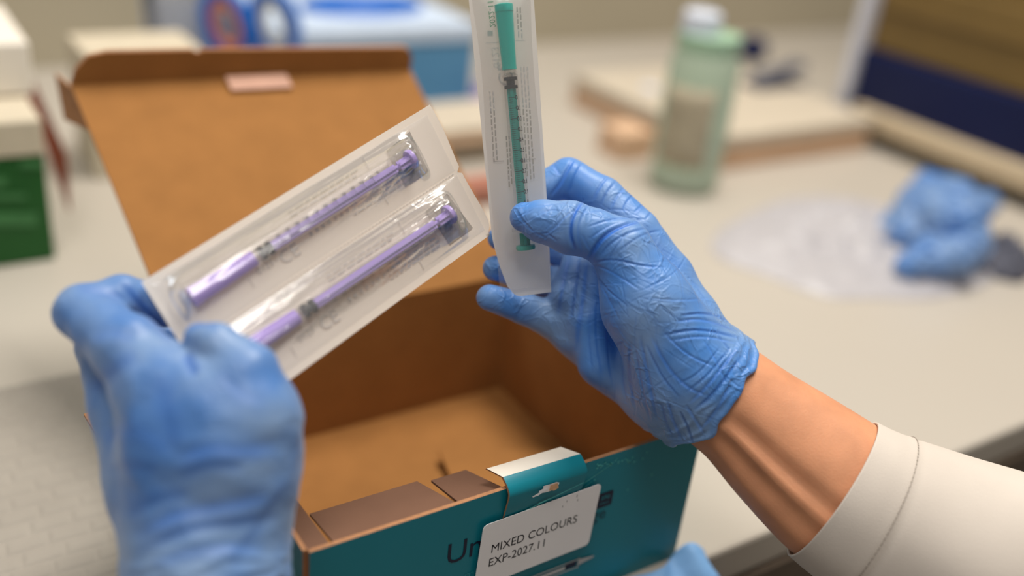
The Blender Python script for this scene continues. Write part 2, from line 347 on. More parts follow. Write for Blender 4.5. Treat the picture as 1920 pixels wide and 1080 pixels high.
# locking tab on the front
def fz(px, py, off=0.0): p = onax(px, py, 1, -T-off); return p
Y0 = -T
tx0, tx1 = -.132, -.0845
tabp = [(-.0024, .070), (-.0045, .084), (-.0062, .0935), (-.0060, .0962), (-.0034, .0990), (.0004, .1010), (.0012, .1013), (.0115, .1003)]
tb = MB(); V = []
for s, x in ((0, tx0), (1, tx1)):
    for y, z in tabp: V.append((x-(0.003 if (y > .002 and s == 0) else 0)-(.005 if (y > .002 and s) else 0), y, z-.0008*s))
nb = len(tabp); V2 = [(v[0], v[1]+.0012, v[2]-.0012) for v in V]
tb.add(V+V2, [(i, i+nb, i+1+nb, i+1) for i in range(6)], 0); k0 = 2*nb
tb.F += [(i, i+nb, i+1+nb, i+1) for i in range(6, nb-1)]; tb.M += [1]*(nb-7)
tb.F += [(i+k0, i+1+k0, i+1+nb+k0, i+nb+k0) for i in range(nb-1)]; tb.M += [2]*(nb-1)
for s in (0, 1):
    for i in range(nb-1): tb.F.append((s*nb+i, s*nb+i+1, k0+s*nb+i+1, k0+s*nb+i)); tb.M.append(2)
tb.F.append((nb-1, 2*nb-1, k0+2*nb-1, k0+nb-1)); tb.M.append(1)
tabo = tb.build('locking_tab', [M['teal'], M['paperwhite'], M['edge']], box, smooth=True)
# torn patch, scuffs
X, Z = np.array((1., 0, 0)), np.array((0, 0, 1.))
def blobpatch(mb, cx, cz, rx, rz, y, n=14, rot=0, m=0, jag=.25, zt=0):
    V = []
    for k in range(n):
        th = 2*math.pi*k/n; r = 1+rng.uniform(-jag, jag); a, b_ = rx*r*math.cos(th), rz*r*math.sin(th)
        V.append((cx+a*math.cos(rot)-b_*math.sin(rot), y+zt*(a*math.sin(rot)+b_*math.cos(rot)), cz+a*math.sin(rot)+b_*math.cos(rot)))
    mb.add(V, [tuple(range(n))], m)
mb = MB()
blobpatch(mb, -.1085, .0925, .0055, .0026, -.0069, m=1, zt=-.0); blobpatch(mb, -.1065, .0925, .0030, .0021, -.0078, m=0, zt=-.0)
blobpatch(mb, -.1145, .0915, .0048, .0009, -.0074, m=1, rot=.25, zt=0)
mb.build('torn_patch', [M['torn'], M['label']], tabo)
mb = MB()
def scr(p0, p1, w_=.0003, off=.00025):
    a, b_ = fz(*p0, off), fz(*p1, off); d = unit(b_-a); n = np.array((-d[2], 0, d[0])); 
    mb.add([a-n*w_, b_-n*w_*.5, b_+n*w_*.5, a+n*w_], [(0, 1, 2, 3)])
scr((1068, 925), (1150, 868)); scr((1095, 915), (1110, 903))
for k in range(34):
    x = rng.uniform(1118, 1190); y = 872-(x-1118)*.2+rng.normal(0, 4)+4
    c = fz(x, y, .00025); blobpatch(mb, c[0], c[2], rng.uniform(.0002, .0009), rng.uniform(.0002, .0007), -T-.00025, n=7)
for p in ((1180, 866), (1115, 900), (1213, 848), (1177, 918), (1205, 860), (1222, 890)):
    c = fz(*p, .00025); blobpatch(mb, c[0], c[2], .0005, .0007, -T-.00025, n=7)
mb.build('scuff_marks', M['scuff'], box)
mb = MB()
def scrt(a, b_, w_): 
    a, b_ = np.array(a), np.array(b_); d = unit(b_-a); n = np.array((-d[2], 0, d[0])); mb.add([a-n*w_, b_-n*w_*.5, b_+n*w_*.5, a+n*w_], [(0, 1, 2, 3)])
scrt((-.121, -.0045, .0800), (-.0860, -.0066, .0880), .00035); scrt((-.1125, -.0050, .0823), (-.1065, -.0056, .0838), .0005)
mb.build('scratch', M['scuff'], tabo)
# label sticker
def rrect(x0, x1, z0, z1, r, y, skew=0):
    V = []
    for cx, cz, a0 in ((x1-r, z1-r, 0), (x0+r, z1-r, 90), (x0+r, z0+r, 180), (x1-r, z0+r, 270)):
        for k in range(6):
            th = math.radians(a0+k*18); V.append((cx+r*math.cos(th), y, cz+r*math.sin(th)))
    return V
LBy = -.0050
lx0, lx1, lz0, lz1 = -.1440, -.0712, .036, .0770
v1 = rrect(lx0, lx1, lz0-.0, lz1, .0028, LBy)
v1 = [(x+.045*(z-.055)-.0016, y, z+.022*(x-lx0)+.0030) for x, y, z in v1]
v2 = [(x, y+.0003, z) for x, y, z in v1]; n = len(v1)
mb = MB().add(v1+v2, [tuple(range(n))[::-1]]+[tuple(range(n, 2*n))]+[(i, (i+1) % n, (i+1) % n+n, i+n) for i in range(n)])
lb = mb.build('sticker_label', M['label'], box)
mb = MB()
put_text(mb, 'MIXED COLOURS', onax(921, 1037, 1, LBy-.0001), X, Z, .0076, sx=.90)
put_text(mb, 'EXP-2027.11', onax(916, 1063, 1, LBy-.0001), X, Z, .0076, sx=.90)
for p in ((1063, 940), (1082, 930), (1083, 938), (1055, 950)):
    c = onax(*p, 1, LBy-.0001); blobpatch(mb, c[0], c[2], .00018, rng.uniform(.0005, .0012), LBy-.0001, n=6)
mb.build('label_text', M['ink'], lb)
# print on the front wall
mb = MB(); yy = Y0-.0002
put_text(mb, 'Un', (-.1622, yy, .0600), X, Z, .0190, 0, sx=.95)
put_text(mb, 'ge', (-.0722, yy, .0535), X, Z, .0110, 1)
put_text(mb, 'm', (-.1510, yy, .0455), X, Z, .0085, 2)
mb.build('printed_lettering', [M['navyink'], M['inkteal'], M['tealink'], M['greypl']], box)
mb = MB()
V = rrect(-.0755, -.0598, .0615, .0715, .0013, yy); mb.add(V, [tuple(range(len(V)))[::-1]], 0)
put_text(mb, '27G', (-.0678, yy-.0002, .0670), X, Z, .0034, 2, bold=.01)
put_text(mb, '0.4mm', (-.0682, yy-.0002, .0637), X, Z, .0022, 2)
mb.build('gauge_badge', [M['navyink'], M['inkteal'], M['tealink'], M['greypl']], box)
# printed syringe picture
mb = MB()
def pr(x0, x1, z0, z1, m): mb.add([(x0, yy-.0002*(m+1), z0), (x1, yy-.0002*(m+1), z0), (x1, yy-.0002*(m+1), z1), (x0, yy-.0002*(m+1), z1)], [(0, 1, 2, 3)], m)
pr(-.125, -.0765, .0298, .0305, 3); pr(-.125, -.0765, .0242, .0249, 3); pr(-.0775, -.0768, .0235, .0312, 3); pr(-.0855, -.0780, .0252, .0295, 0)
pr(-.125, -.0860, .0262, .0285, 3)
mb.add([(-.0765, yy-.0005, .0252), (-.0715, yy-.0005, .0262), (-.0665, yy-.0005, .0268), (-.0660, yy-.0005, .0280), (-.0715, yy-.0005, .0288), (-.0765, yy-.0005, .0296)], [(0, 1, 2, 3, 4, 5)], 3)
for k in range(12): pr(-.118+.0027*k, -.1178+.0027*k, .0249, .0262, 0)
mb.build('printed_syringe', [M['navyink'], M['inkteal'], M['tealink'], M['greypl']], box)

# ------------------------------------------------------------------ implicit surface bodies
def J(px, py, d, r):      # joint in camera millimetres: pixel, depth mm, radius in pixels
    k = d/F; return np.array([(px-960)*k, (py-540)*k, d], np.float32), r*k
def smin(a, b, k):
    h = np.clip(.5+.5*(b-a)/k, 0, 1); return b+(a-b)*h-k*h*(1-h)
def chain(Pt, js, k=1.5, flat=1):
    js = [J(*j) for j in js]; out = None
    for (a, ra), (b, rb) in zip(js[:-1], js[1:]):
        ab = b-a; L = float(ab@ab); q = [Pt[i]-a[i] for i in range(3)]
        t = np.clip((q[0]*ab[0]+q[1]*ab[1]+q[2]*ab[2])/L, 0, 1)
        dd = np.sqrt((q[0]-t*ab[0])**2+(q[1]-t*ab[1])**2+(q[2]-t*ab[2])**2)-(ra+(rb-ra)*t)
        out = dd if out is None else smin(out, dd, k)
    return out
def bounds(js, pad=7):
    lo = np.full(3, 1e9); hi = -lo
    for j in js:
        c, r = J(*j); lo = np.minimum(lo, c-r-pad); hi = np.maximum(hi, c+r+pad)
    return lo, hi
def polygonise(fn, lo, hi, h):
    ax = [np.arange(lo[i], hi[i], h, dtype=np.float32) for i in range(3)]
    Pt = [ax[0][:, None, None], ax[1][None, :, None], ax[2][None, None, :]]
    A = np.ascontiguousarray(fn(Pt), dtype=np.float32); A = np.clip(A, -3*h, 3*h)
    g = openvdb.FloatGrid(background=3*h); g.copyFromArray(A)
    pts, quads = g.convertToPolygons(isovalue=0.0)[:2] if len(g.convertToPolygons(isovalue=0.0)) == 2 else g.convertToPolygons(isovalue=0.0)[::2]
    pts = np.array(pts)*h+lo
    Wd = CAM+(pts[:, 0:1]*RT-pts[:, 1:2]*UP+pts[:, 2:3]*FW)/1000
    return Wd, np.array(quads)
def body(name, fn, lo, hi, h, mats, parent, sub=1, creases=(), seedw=0, lump=0, post=None):
    V, Q = polygonise(fn, lo, hi, h)
    me = bpy.data.meshes.new(name); me.vertices.add(len(V)); me.vertices.foreach_set('co', V.ravel())
    me.loops.add(len(Q)*4); me.loops.foreach_set('vertex_index', Q.ravel().astype(np.int32))
    me.polygons.add(len(Q)); me.polygons.foreach_set('loop_start', np.arange(0, len(Q)*4, 4, dtype=np.int32)); me.update(); me.validate()
    o = bpy.data.objects.new(name, me); COL.objects.link(o)
    # outward normals
    nn = np.empty(len(V)*3); me.vertices.foreach_get('normal', nn); nn = nn.reshape(-1, 3); c = V.mean(0)
    if ((V-c)*nn).sum() < 0: me.flip_normals()
    s = o.modifiers.new('sm', 'SMOOTH'); s.iterations = 2; s.factor = .5
    if sub: m = o.modifiers.new('s', 'SUBSURF'); m.levels = sub; m.render_levels = sub
    dg = bpy.context.evaluated_depsgraph_get(); m2 = bpy.data.meshes.new_from_object(o.evaluated_get(dg))
    o.modifiers.clear(); o.data = m2; bpy.data.meshes.remove(me); m2.name = name
    for m_ in (mats if isinstance(mats, list) else [mats]): m2.materials.append(m_)
    nV = len(m2.vertices); co = np.empty(nV*3); m2.vertices.foreach_get('co', co); co = co.reshape(-1, 3)
    no = np.empty(nV*3); m2.vertices.foreach_get('normal', no); no = no.reshape(-1, 3)
    pj = proj(co); att = np.zeros(nV)
    if len(creases):
        face = (no*(CAM-co)).sum(1)/np.linalg.norm(CAM-co, axis=1)
        bx = (pj[:, 0]//6).astype(int)+2000; by = (pj[:, 1]//6).astype(int)+2000; key = bx*10000+by
        uk, inv = np.unique(key, return_inverse=True); mn = np.full(len(uk), 9.); np.minimum.at(mn, inv, pj[:, 2])
        vis = (face > .05) & (pj[:, 2] < mn[inv]+.006); fade = np.clip(face*3, 0, 1)
        idx = np.where(vis)[0]; q = pj[idx, :2]; disp = np.zeros(len(idx)); at = np.zeros(len(idx))
        for pts, wd, am in creases:
            pts = np.array(pts, float); tot = 0
            # smooth the polyline
            for _ in range(2):
                if len(pts) > 2:
                    n2 = [pts[0]]
                    for a, b_ in zip(pts[:-1], pts[1:]): n2 += [.75*a+.25*b_, .25*a+.75*b_]
                    pts = np.array(n2+[pts[-1]])
            L = np.concatenate([[0], np.cumsum(np.linalg.norm(np.diff(pts, axis=0), axis=1))]); tot = L[-1]
            lo2 = pts.min(0)-4*wd; hi2 = pts.max(0)+4*wd
            sel = np.where((q > lo2).all(1) & (q < hi2).all(1))[0]
            if not len(sel): continue
            qq = q[sel]; best = np.full(len(sel), 1e9); bt = np.zeros(len(sel)); sg = np.zeros(len(sel))
            for i in range(len(pts)-1):
                a, b_ = pts[i], pts[i+1]; d = b_-a; l2 = d@d+1e-9; t = np.clip(((qq-a)@d)/l2, 0, 1)
                e = qq-a-t[:, None]*d; dist = np.hypot(e[:, 0], e[:, 1]); u = dist < best
                best[u] = dist[u]; bt[u] = (L[i]+t[u]*math.sqrt(l2))/tot; sg[u] = np.sign(d[0]*e[u, 1]-d[1]*e[u, 0])
            env = np.clip(np.minimum(bt, 1-bt)*5, .0, 1)**.6; x = best*sg/wd
            g = np.exp(-x**2); side = np.exp(-(np.abs(x)-2.0)**2)*.45
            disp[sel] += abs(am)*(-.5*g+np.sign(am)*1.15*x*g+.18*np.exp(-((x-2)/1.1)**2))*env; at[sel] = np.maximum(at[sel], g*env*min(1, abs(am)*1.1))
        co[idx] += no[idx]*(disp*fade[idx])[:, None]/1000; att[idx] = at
    if lump:
        q = co*1000
        w_ = np.sin(q[:, 0]*.21+2*np.sin(q[:, 1]*.13))*np.sin(q[:, 1]*.17+1.5*np.sin(q[:, 2]*.19))*np.sin(q[:, 2]*.23+q[:, 0]*.07)
        co += no*(w_*lump)[:, None]/1000
    m2.vertices.foreach_set('co', co.ravel()); 
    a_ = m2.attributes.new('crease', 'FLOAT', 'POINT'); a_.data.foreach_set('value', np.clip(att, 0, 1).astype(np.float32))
    m2.update(); m2.shade_smooth(); o.parent = parent; return o

person = thing('person', P(1700, 1100, .52), 'person in white lab coat and blue gloves holding syringe pouches over the teal box', 'person')

# ---- right glove: thumb in front of the pouch, fingers behind it
thumb = [(983, 407, 494, 28), (1016, 415, 493, 40), (1070, 427, 491, 50), (1112, 438, 492, 47), (1165, 466, 494, 56)]
meta1 = [(1165, 466, 494, 56), (1212, 570, 497, 84), (1285, 690, 503, 100)]
index_ = [(948, 412, 522, 24), (990, 366, 527, 30), (1066, 334, 530, 37), (1130, 372, 526, 40), (1196, 434, 520, 42)]
meta2 = [(1196, 434, 520, 42), (1250, 520, 521, 48), (1290, 600, 518, 58), (1320, 690, 514, 80)]
middle = [(936, 447, 534, 22), (978, 452, 542, 30), (1052, 466, 553, 34), (1140, 500, 550, 42)]
ring = [(929, 503, 526, 24), (975, 512, 536, 29), (1046, 536, 548, 34), (1120, 580, 548, 42)]
little = [(918, 558, 521, 25), (982, 578, 530, 30), (1040, 602, 536, 35), (1098, 642, 542, 40)]
palm = [[(1140, 500, 550, 42), (1240, 600, 540, 70), (1300, 705, 525, 92)],
        [(1120, 580, 548, 42), (1200, 660, 536, 66), (1285, 730, 524, 92)],
        [(1076, 488, 538, 22), (1060, 560, 532, 28), (1070, 628, 535, 34)], [(1112, 505, 528, 24), (1104, 600, 526, 34), (1124, 680, 526, 42)],
        [(1098, 642, 542, 42), (1165, 692, 532, 54), (1235, 730, 522, 72), (1290, 745, 515, 88)]]
wrist = [(1285, 700, 512, 98), (1330, 728, 511, 108), (1390, 772, 511, 114)]
ax_w = unit(np.array([.80, .60, -.02]))
def cuffring(cx, cy, d, hw, hd, ax, n=40, seed=3, bulge=(0, 0), wob=1.0):
    r = np.random.default_rng(seed); c, _ = J(cx, cy, d, 0); ax = unit(ax); u = unit(np.cross(ax, (0, 0, 1))); v = np.cross(ax, u); k = d/F; out = []
    ph = r.uniform(0, 6, 4)
    for i in range(n):
        th = 2*math.pi*i/n; wb = wob*(1.6*math.sin(3*th+ph[0])+1.2*math.sin(7*th+ph[1])+.7*math.sin(11*th+ph[2]))
        rr = 1+.02*math.sin(5*th+ph[3])*wob; fr = max(0, -v[2]*math.sin(th)/abs(v[2]))
        out.append(c+u*math.cos(th)*hw*k*rr+v*math.sin(th)*hd*k*rr+ax*(wb+bulge[0]*fr))
    return out
def ringsdf(Pt, pts, r):
    out = None; n = len(pts)
    for i in range(n):
        a, b = pts[i], pts[(i+1) % n]; ab = b-a; L = float(ab@ab); q = [Pt[j]-a[j] for j in range(3)]
        t = np.clip((q[0]*ab[0]+q[1]*ab[1]+q[2]*ab[2])/L, 0, 1)
        dd = (q[0]-t*ab[0])**2+(q[1]-t*ab[1])**2+(q[2]-t*ab[2])**2
        out = dd if out is None else np.minimum(out, dd)
    return np.sqrt(out)-r
def halfspace(Pt, px, py, d, ax):
    c, _ = J(px, py, d, 0); return (Pt[0]-c[0])*ax[0]+(Pt[1]-c[1])*ax[1]+(Pt[2]-c[2])*ax[2]
def cuffed(Pt, out, js, c, ax, bulge, wob, beads=((0, 1.5, 1.6), (4.6, 1.0, 2.2), (9.5, .8, 3.0))):
    cc, _ = J(*c, 0); q = [Pt[i]-cc[i] for i in range(3)]; u = unit(np.cross(ax, (0, 0, 1))); v = np.cross(ax, u)
    a = q[0]*u[0]+q[1]*u[1]+q[2]*u[2]; b = q[0]*v[0]+q[1]*v[1]+q[2]*v[2]; th = np.arctan2(b, a); h = q[0]*ax[0]+q[1]*ax[1]+q[2]*ax[2]
    rr = np.sqrt(a*a+b*b); cut = h-bulge*np.clip(np.sin(th), 0, 1)-wob*(1.1*np.sin(3*th+1)+.8*np.sin(8*th+2)+.4*np.sin(15*th))
    far = rr > 60
    w_ = out+0*rr
    o = np.maximum(out, cut)
    for off, rad, wb in beads:
        d = np.sqrt((w_+.2)**2+(cut+off+wb*np.sin(5*th+off)*.6)**2)-rad; d = np.where(far, 9, d); o = smin(o, d, 1.4)
    return o
def right_fn(Pt):
    Pm = chain(Pt, meta2, 4)
    for p in palm: Pm = smin(Pm, chain(Pt, p, 5), 7)
    th = chain(Pt, meta1, 5); Pm = smin(Pm, th, 6)
    Pm = smin(Pm, chain(Pt, wrist, 6), 12)
    out = smin(Pm, chain(Pt, thumb, 2), 3.0)
    for f in (index_, middle, ring, little): out = np.minimum(out, smin(Pm, chain(Pt, f, 2), 4)) if f is not index_ else smin(out, chain(Pt, f, 2), .8)
    return cuffed(Pt, out, wrist[-2:], (1334, 728, 511), ax_w, 6.5, 1.3)
allj = thumb+meta1+index_+meta2+middle+ring+little+sum(palm, [])+[(1347, 738, 511, 125)]
lo, hi = bounds(allj, 4)
CR = [([(1096, 374), (1082, 392), (1072, 415), (1070, 440), (1080, 470)], 5, -1.6), ([(1108, 378), (1095, 395), (1084, 420), (1084, 450), (1092, 474)], 4, .5),
      ([(1205, 415), (1165, 424), (1132, 446), (1114, 470), (1106, 492)], 5.5, -2.0), ([(1215, 426), (1175, 436), (1142, 456), (1124, 480)], 4, .6),
      ([(1108, 492), (1150, 484), (1205, 498), (1250, 500)], 3.5, -.6), ([(1110, 496), (1150, 512), (1200, 545)], 3, .5), ([(1112, 505), (1135, 540), (1180, 575)], 3, -.5), ([(1118, 520), (1140, 560), (1160, 600)], 3, .4),
      ([(1180, 430), (1148, 470), (1138, 500)], 3, .35), ([(1240, 430), (1200, 440), (1160, 470)], 3.5, .4),
      ([(1012, 448), (1042, 428), (1062, 404), (1090, 388)], 3, .5), ([(1003, 447), (1022, 432), (1046, 452)], 3, -.45), ([(965, 395), (990, 430), (1030, 452)], 3, .35), ([(1000, 388), (1035, 384), (1072, 380)], 2.5, .3), ([(1010, 402), (1030, 392), (1060, 396)], 2.5, -.3),
      ([(1096, 400), (1140, 392), (1190, 398)], 3, .4), ([(1100, 425), (1150, 408), (1210, 410)], 3, -.5), ([(1104, 450), (1140, 425), (1180, 412)], 3, .45), ([(1090, 440), (1106, 470)], 3, .35),
      ([(1078, 298), (1066, 318), (1052, 345), (1034, 368)], 5, -1.1), ([(1090, 305), (1076, 330), (1066, 360)], 5, .5), ([(1140, 332), (1124, 352), (1112, 378)], 4, -.7), ([(1154, 340), (1136, 360), (1126, 385)], 3.5, .5), ([(1172, 352), (1154, 372), (1146, 392)], 3.5, -.6), ([(1188, 362), (1172, 380), (1166, 398)], 3, .5), ([(1210, 380), (1190, 400)], 3, -.6), ([(1225, 392), (1208, 412)], 3, .4), ([(1034, 306), (1050, 330)], 5, .5),
      ([(1230, 470), (1290, 520), (1330, 570)], 3, .35), ([(1275, 590), (1330, 585), (1375, 606)], 4, -.8), ([(1265, 604), (1320, 598), (1385, 622)], 4, .8), ([(1240, 628), (1310, 614), (1392, 634)], 4, -.8), ([(1255, 640), (1320, 630), (1385, 645)], 3.5, .6), ([(1215, 560), (1270, 565), (1330, 560)], 3, .35),
      ([(1290, 470), (1270, 510), (1210, 540)], 2.5, .3), ([(1180, 640), (1178, 700), (1190, 765)], 4, .7), ([(1168, 640), (1166, 700), (1176, 755)], 4, -.6), ([(1200, 630), (1212, 700), (1232, 790)], 4, .7), ([(1192, 650), (1204, 730), (1222, 790)], 3.5, -.6),
      ([(1220, 630), (1250, 690), (1290, 730), (1330, 745)], 4, .8), ([(1212, 645), (1240, 705), (1275, 745)], 4, -.6), ([(1240, 620), (1285, 665), (1340, 690)], 3.5, .6), ([(1250, 750), (1262, 790), (1278, 825)], 4, .8), ([(1240, 755), (1250, 795), (1262, 820)], 4, -.8), ([(1275, 770), (1290, 800), (1300, 832)], 4, -.8), ([(1285, 760), (1305, 790), (1320, 815)], 4, .7),
      ([(1300, 770), (1340, 735), (1390, 665)], 5, -.9), ([(1292, 758), (1330, 722), (1385, 650)], 4.5, .9), ([(1285, 735), (1325, 705), (1370, 650)], 4, -.6), ([(1320, 640), (1345, 680), (1360, 720)], 3, .6), ([(1340, 620), (1372, 660)], 3, -.5), ([(1350, 650), (1310, 700), (1270, 720)], 3, .5), ([(1310, 810), (1345, 770), (1370, 720)], 4, .7),
      ([(1100, 480), (1096, 540), (1086, 600), (1080, 660)], 6, .9), ([(1088, 480), (1080, 540), (1070, 600)], 6, -.8), ([(1066, 480), (1056, 530), (1046, 590)], 5, .8), ([(1118, 560), (1116, 640), (1130, 710)], 4, .5), ([(1108, 580), (1104, 640), (1112, 700)], 4, -.5), ([(1136, 600), (1140, 680), (1150, 730)], 3.5, .45),
      ([(1140, 630), (1150, 648), (1170, 640)], 4, -.6)]
for k in range(150):
    x, y = rng.uniform(1110, 1390), rng.uniform(400, 820); a = rng.normal(.55 if y < 620 else 1.15, .55); l = rng.uniform(15, 55); c = rng.normal(0, .12)
    CR.append(([(x-l*math.cos(a), y-l*math.sin(a)), (x+c*l*math.sin(a), y-c*l*math.cos(a)), (x+l*math.cos(a), y+l*math.sin(a))], rng.uniform(1.7, 2.8), rng.choice([-1, 1])*rng.uniform(.08, .26)))
for k in range(22):
    x, y = rng.uniform(980, 1100), rng.uniform(385, 455); a = rng.normal(-.5, .6); l = rng.uniform(8, 24)
    CR.append(([(x-l*math.cos(a), y-l*math.sin(a)), (x, y+2), (x+l*math.cos(a), y+l*math.sin(a))], rng.uniform(1.8, 2.6), rng.choice([-1, 1])*rng.uniform(.12, .3)))
gl = body('glove', right_fn, lo, hi, .85, M['glove'], person, 1, [(a, b*.8, c*.62) for a, b, c in CR], lump=.2)

# ---- left glove: thumb in front, bent index finger behind the twin pouch
Lthumb = [(374, 634, 406, 30), (408, 648, 404, 42), (458, 700, 403, 62), (480, 790, 404, 72)]
Lmeta1 = [(480, 790, 404, 74), (450, 900, 404, 95), (410, 1010, 404, 110)]
Lindex = [(312, 585, 446, 30), (280, 563, 441, 34), (228, 556, 434, 40), (155, 585, 424, 50), (240, 655, 412, 66), (315, 745, 408, 78)]
Lmid = [(330, 640, 462, 30), (250, 620, 462, 38), (190, 650, 452, 46), (240, 760, 432, 70)]
Lring = [(350, 700, 476, 30), (260, 690, 478, 38), (215, 720, 468, 44), (270, 820, 446, 66)]
Lpalm = [[(300, 725, 406, 76), (400, 752, 402, 78), (462, 760, 402, 76)], [(330, 820, 402, 95), (420, 840, 400, 100)],
         [(315, 745, 408, 80), (350, 900, 404, 98), (375, 1040, 402, 112)], [(240, 760, 432, 68), (300, 900, 420, 95), (360, 1040, 412, 112)], [(270, 820, 446, 66), (340, 940, 430, 95), (390, 1060, 420, 110)], [(480, 790, 404, 74), (470, 850, 410, 86), (440, 950, 412, 104)]]
Lwrist = [(388, 1010, 408, 126), (394, 1110, 402, 132), (400, 1190, 398, 140)]
axL = unit(np.array([.06, .99, -.12]))
def left_fn(Pt):
    Pm = None
    for p in Lpalm: c = chain(Pt, p, 6); Pm = c if Pm is None else smin(Pm, c, 10)
    Pm = smin(Pm, chain(Pt, Lmeta1, 6), 9); Pm = smin(Pm, chain(Pt, Lwrist, 6), 14)
    out = smin(Pm, chain(Pt, Lthumb, 3), 5); ix = smin(Pm, chain(Pt, Lindex, 3), 7)
    out = smin(out, ix, 1.2)
    for f in (Lmid, Lring): out = np.minimum(out, smin(Pm, chain(Pt, f, 2), 4))
    return cuffed(Pt, out, None, (402, 1085, 402), axL, 0, 1.0)
lo, hi = bounds(Lthumb+Lindex+Lmid+Lring+sum(Lpalm, [])+[(402, 1060, 404, 168)], 4)
CL = [([(170, 730), (215, 690), (260, 660)], 14, -.9), ([(185, 830), (240, 800), (330, 850)], 16, .8), ([(330, 870), (380, 842), (450, 850), (520, 840)], 14, 1.2), ([(330, 892), (390, 866), (460, 872)], 12, -1.),
      ([(255, 1010), (330, 965), (410, 955), (520, 930)], 14, 1.4), ([(260, 1035), (340, 990), (430, 978), (530, 965)], 12, -1.2), ([(240, 960), (300, 930), (360, 925)], 12, -.9), ([(280, 1060), (380, 1030), (500, 1030)], 12, 1.0),
      ([(230, 530), (255, 560), (300, 610), (322, 640)], 8, -1.4), ([(300, 700), (320, 790), (330, 850)], 18, -.9), ([(140, 540), (190, 545), (240, 560)], 8, -.8), ([(350, 660), (362, 690), (372, 700)], 10, -1.6),
      ([(170, 640), (210, 620), (250, 640)], 12, .7), ([(410, 690), (440, 740), (500, 760)], 12, .6), ([(200, 880), (250, 870), (300, 880)], 10, -.7), ([(430, 1060), (480, 990), (540, 900)], 12, -.8), ([(350, 620), (375, 606), (410, 612)], 6, -.8)]
body('glove', left_fn, lo, hi, 1.3, M['glove_soft'], person, 1, [(a, b*1.15, c*.42) for a, b, c in CL], lump=.4)
def limb(name, rings, mats, parent, seg=96, per=10, fn=None, cap=True):
    # rings: (px,py,d mm, half width px, half depth px); Catmull-Rom along the limb
    C_ = [np.array([J(*r[:3], 0)[0][0], J(*r[:3], 0)[0][1], r[2], r[3]*r[2]/F, r[4]*r[2]/F]) for r in rings]; pts = []
    for i in range(len(C_)-1):
        p0, p1, p2, p3 = C_[max(i-1, 0)], C_[i], C_[i+1], C_[min(i+2, len(C_)-1)]
        for k in range(per+(i == len(C_)-2)):
            t = k/per; pts.append(.5*((2*p1)+(-p0+p2)*t+(2*p0-5*p1+4*p2-p3)*t*t+(-p0+3*p1-3*p2+p3)*t**3))
    pts = np.array(pts); V = []
    for i, p in enumerate(pts):
        t = unit(pts[min(i+1, len(pts)-1), :3]-pts[max(i-1, 0), :3]); u = unit(np.cross(t, (0, 0, 1))); v = np.cross(t, u)
        for k in range(seg):
            th = 2*math.pi*k/seg; c = p[:3]+u*math.cos(th)*p[3]+v*math.sin(th)*p[4]
            if fn: c = c+fn(i/(len(pts)-1), th)*(u*math.cos(th)+v*math.sin(th))
            V.append(CAM+(c[0]*RT-c[1]*UP+c[2]*FW)/1000)
    n = len(pts); Fc = [(i*seg+k, i*seg+(k+1) % seg, (i+1)*seg+(k+1) % seg, (i+1)*seg+k) for i in range(n-1) for k in range(seg)]
    if cap: Fc += [tuple(range(seg))[::-1], tuple((n-1)*seg+k for k in range(seg))]
    return mesh(name, V, Fc, mats, parent, True)
armr = [(1290, 692, 511, 90, 90), (1349, 738, 511, 105, 104), (1400, 778, 510, 110, 106), (1470, 838, 507, 126, 110), (1563, 915, 502, 142, 116), (1640, 975, 498, 142, 112), (1700, 1020, 494, 130, 100)]
def tendons(s, th):
    # th: front face is where sin(th) points to the camera (checked against the render)
    f = 0
    for c, w_, a in ((TH0, .08, 1.9), (TH0-.20, .10, -2.2), (TH0+.24, .12, -1.4), (TH0+.5, .12, .6)):
        d = (th-c+math.pi) % (2*math.pi)-math.pi; f += a*math.exp(-(d/w_)**2)
    return f*math.sin(min(1, max(0, (s-.1)/.75))*math.pi)
TH0 = math.radians(116)
arm = limb('forearm', armr, M['skin'], person, fn=tendons)
def moles(mb):
    for p in ((1525, 765), (1556, 840), (1484, 706), (1565, 797)):
        pass
arml = [(392, 1040, 406, 112, 90), (402, 1110, 402, 122, 100), (410, 1250, 396, 150, 118), (420, 1450, 390, 168, 140)]
limb('forearm', arml, M['skin'], person, seg=48, per=6)
def fold(s, th): return .9*math.sin(3*th+5*s)*s+.5*math.sin(7*th-9*s)*s
sl1 = [(1562, 917, 502, 150, 126), (1590, 938, 500, 152, 130), (1640, 968, 497, 156, 138)]
def sleeve_fn(s, th): return 1.0*math.sin(2*th+6*s)*s*s*2+.6*math.sin(5*th-11*s)*s+(.45 if s < .39 else 0)-.5*math.exp(-((s-.40)/.012)**2)
slr = [(1560, 916, 502, 148, 130), (1600, 942, 500, 154, 136), (1645, 968, 498, 161, 142), (1740, 1016, 494, 180, 160), (1870, 1074, 488, 204, 184), (2020, 1150, 482, 235, 210)]
sv = limb('coat_sleeve', slr, M['coat'], person, seg=96, per=8, fn=sleeve_fn, cap=False)
m_ = sv.modifiers.new('s', 'SOLIDIFY'); m_.thickness = .0012; m_.offset = -1
# hem stitch line, lying on the sleeve surface
sV = np.array([v.co[:] for v in sv.data.vertices]).reshape(-1, 96, 3); mb = MB(); ri = 15
cen = sV[ri].mean(0)
for k in range(96):
    a_, b_ = sV[ri][k], sV[ri][(k+1) % 96]; o_ = unit((a_+b_)/2-cen)*.0002; mb.tube([a_+o_, a_+(b_-a_)*.66+o_], .00028, 5)
mb.build('hem_stitching', M['stitch'], sv)

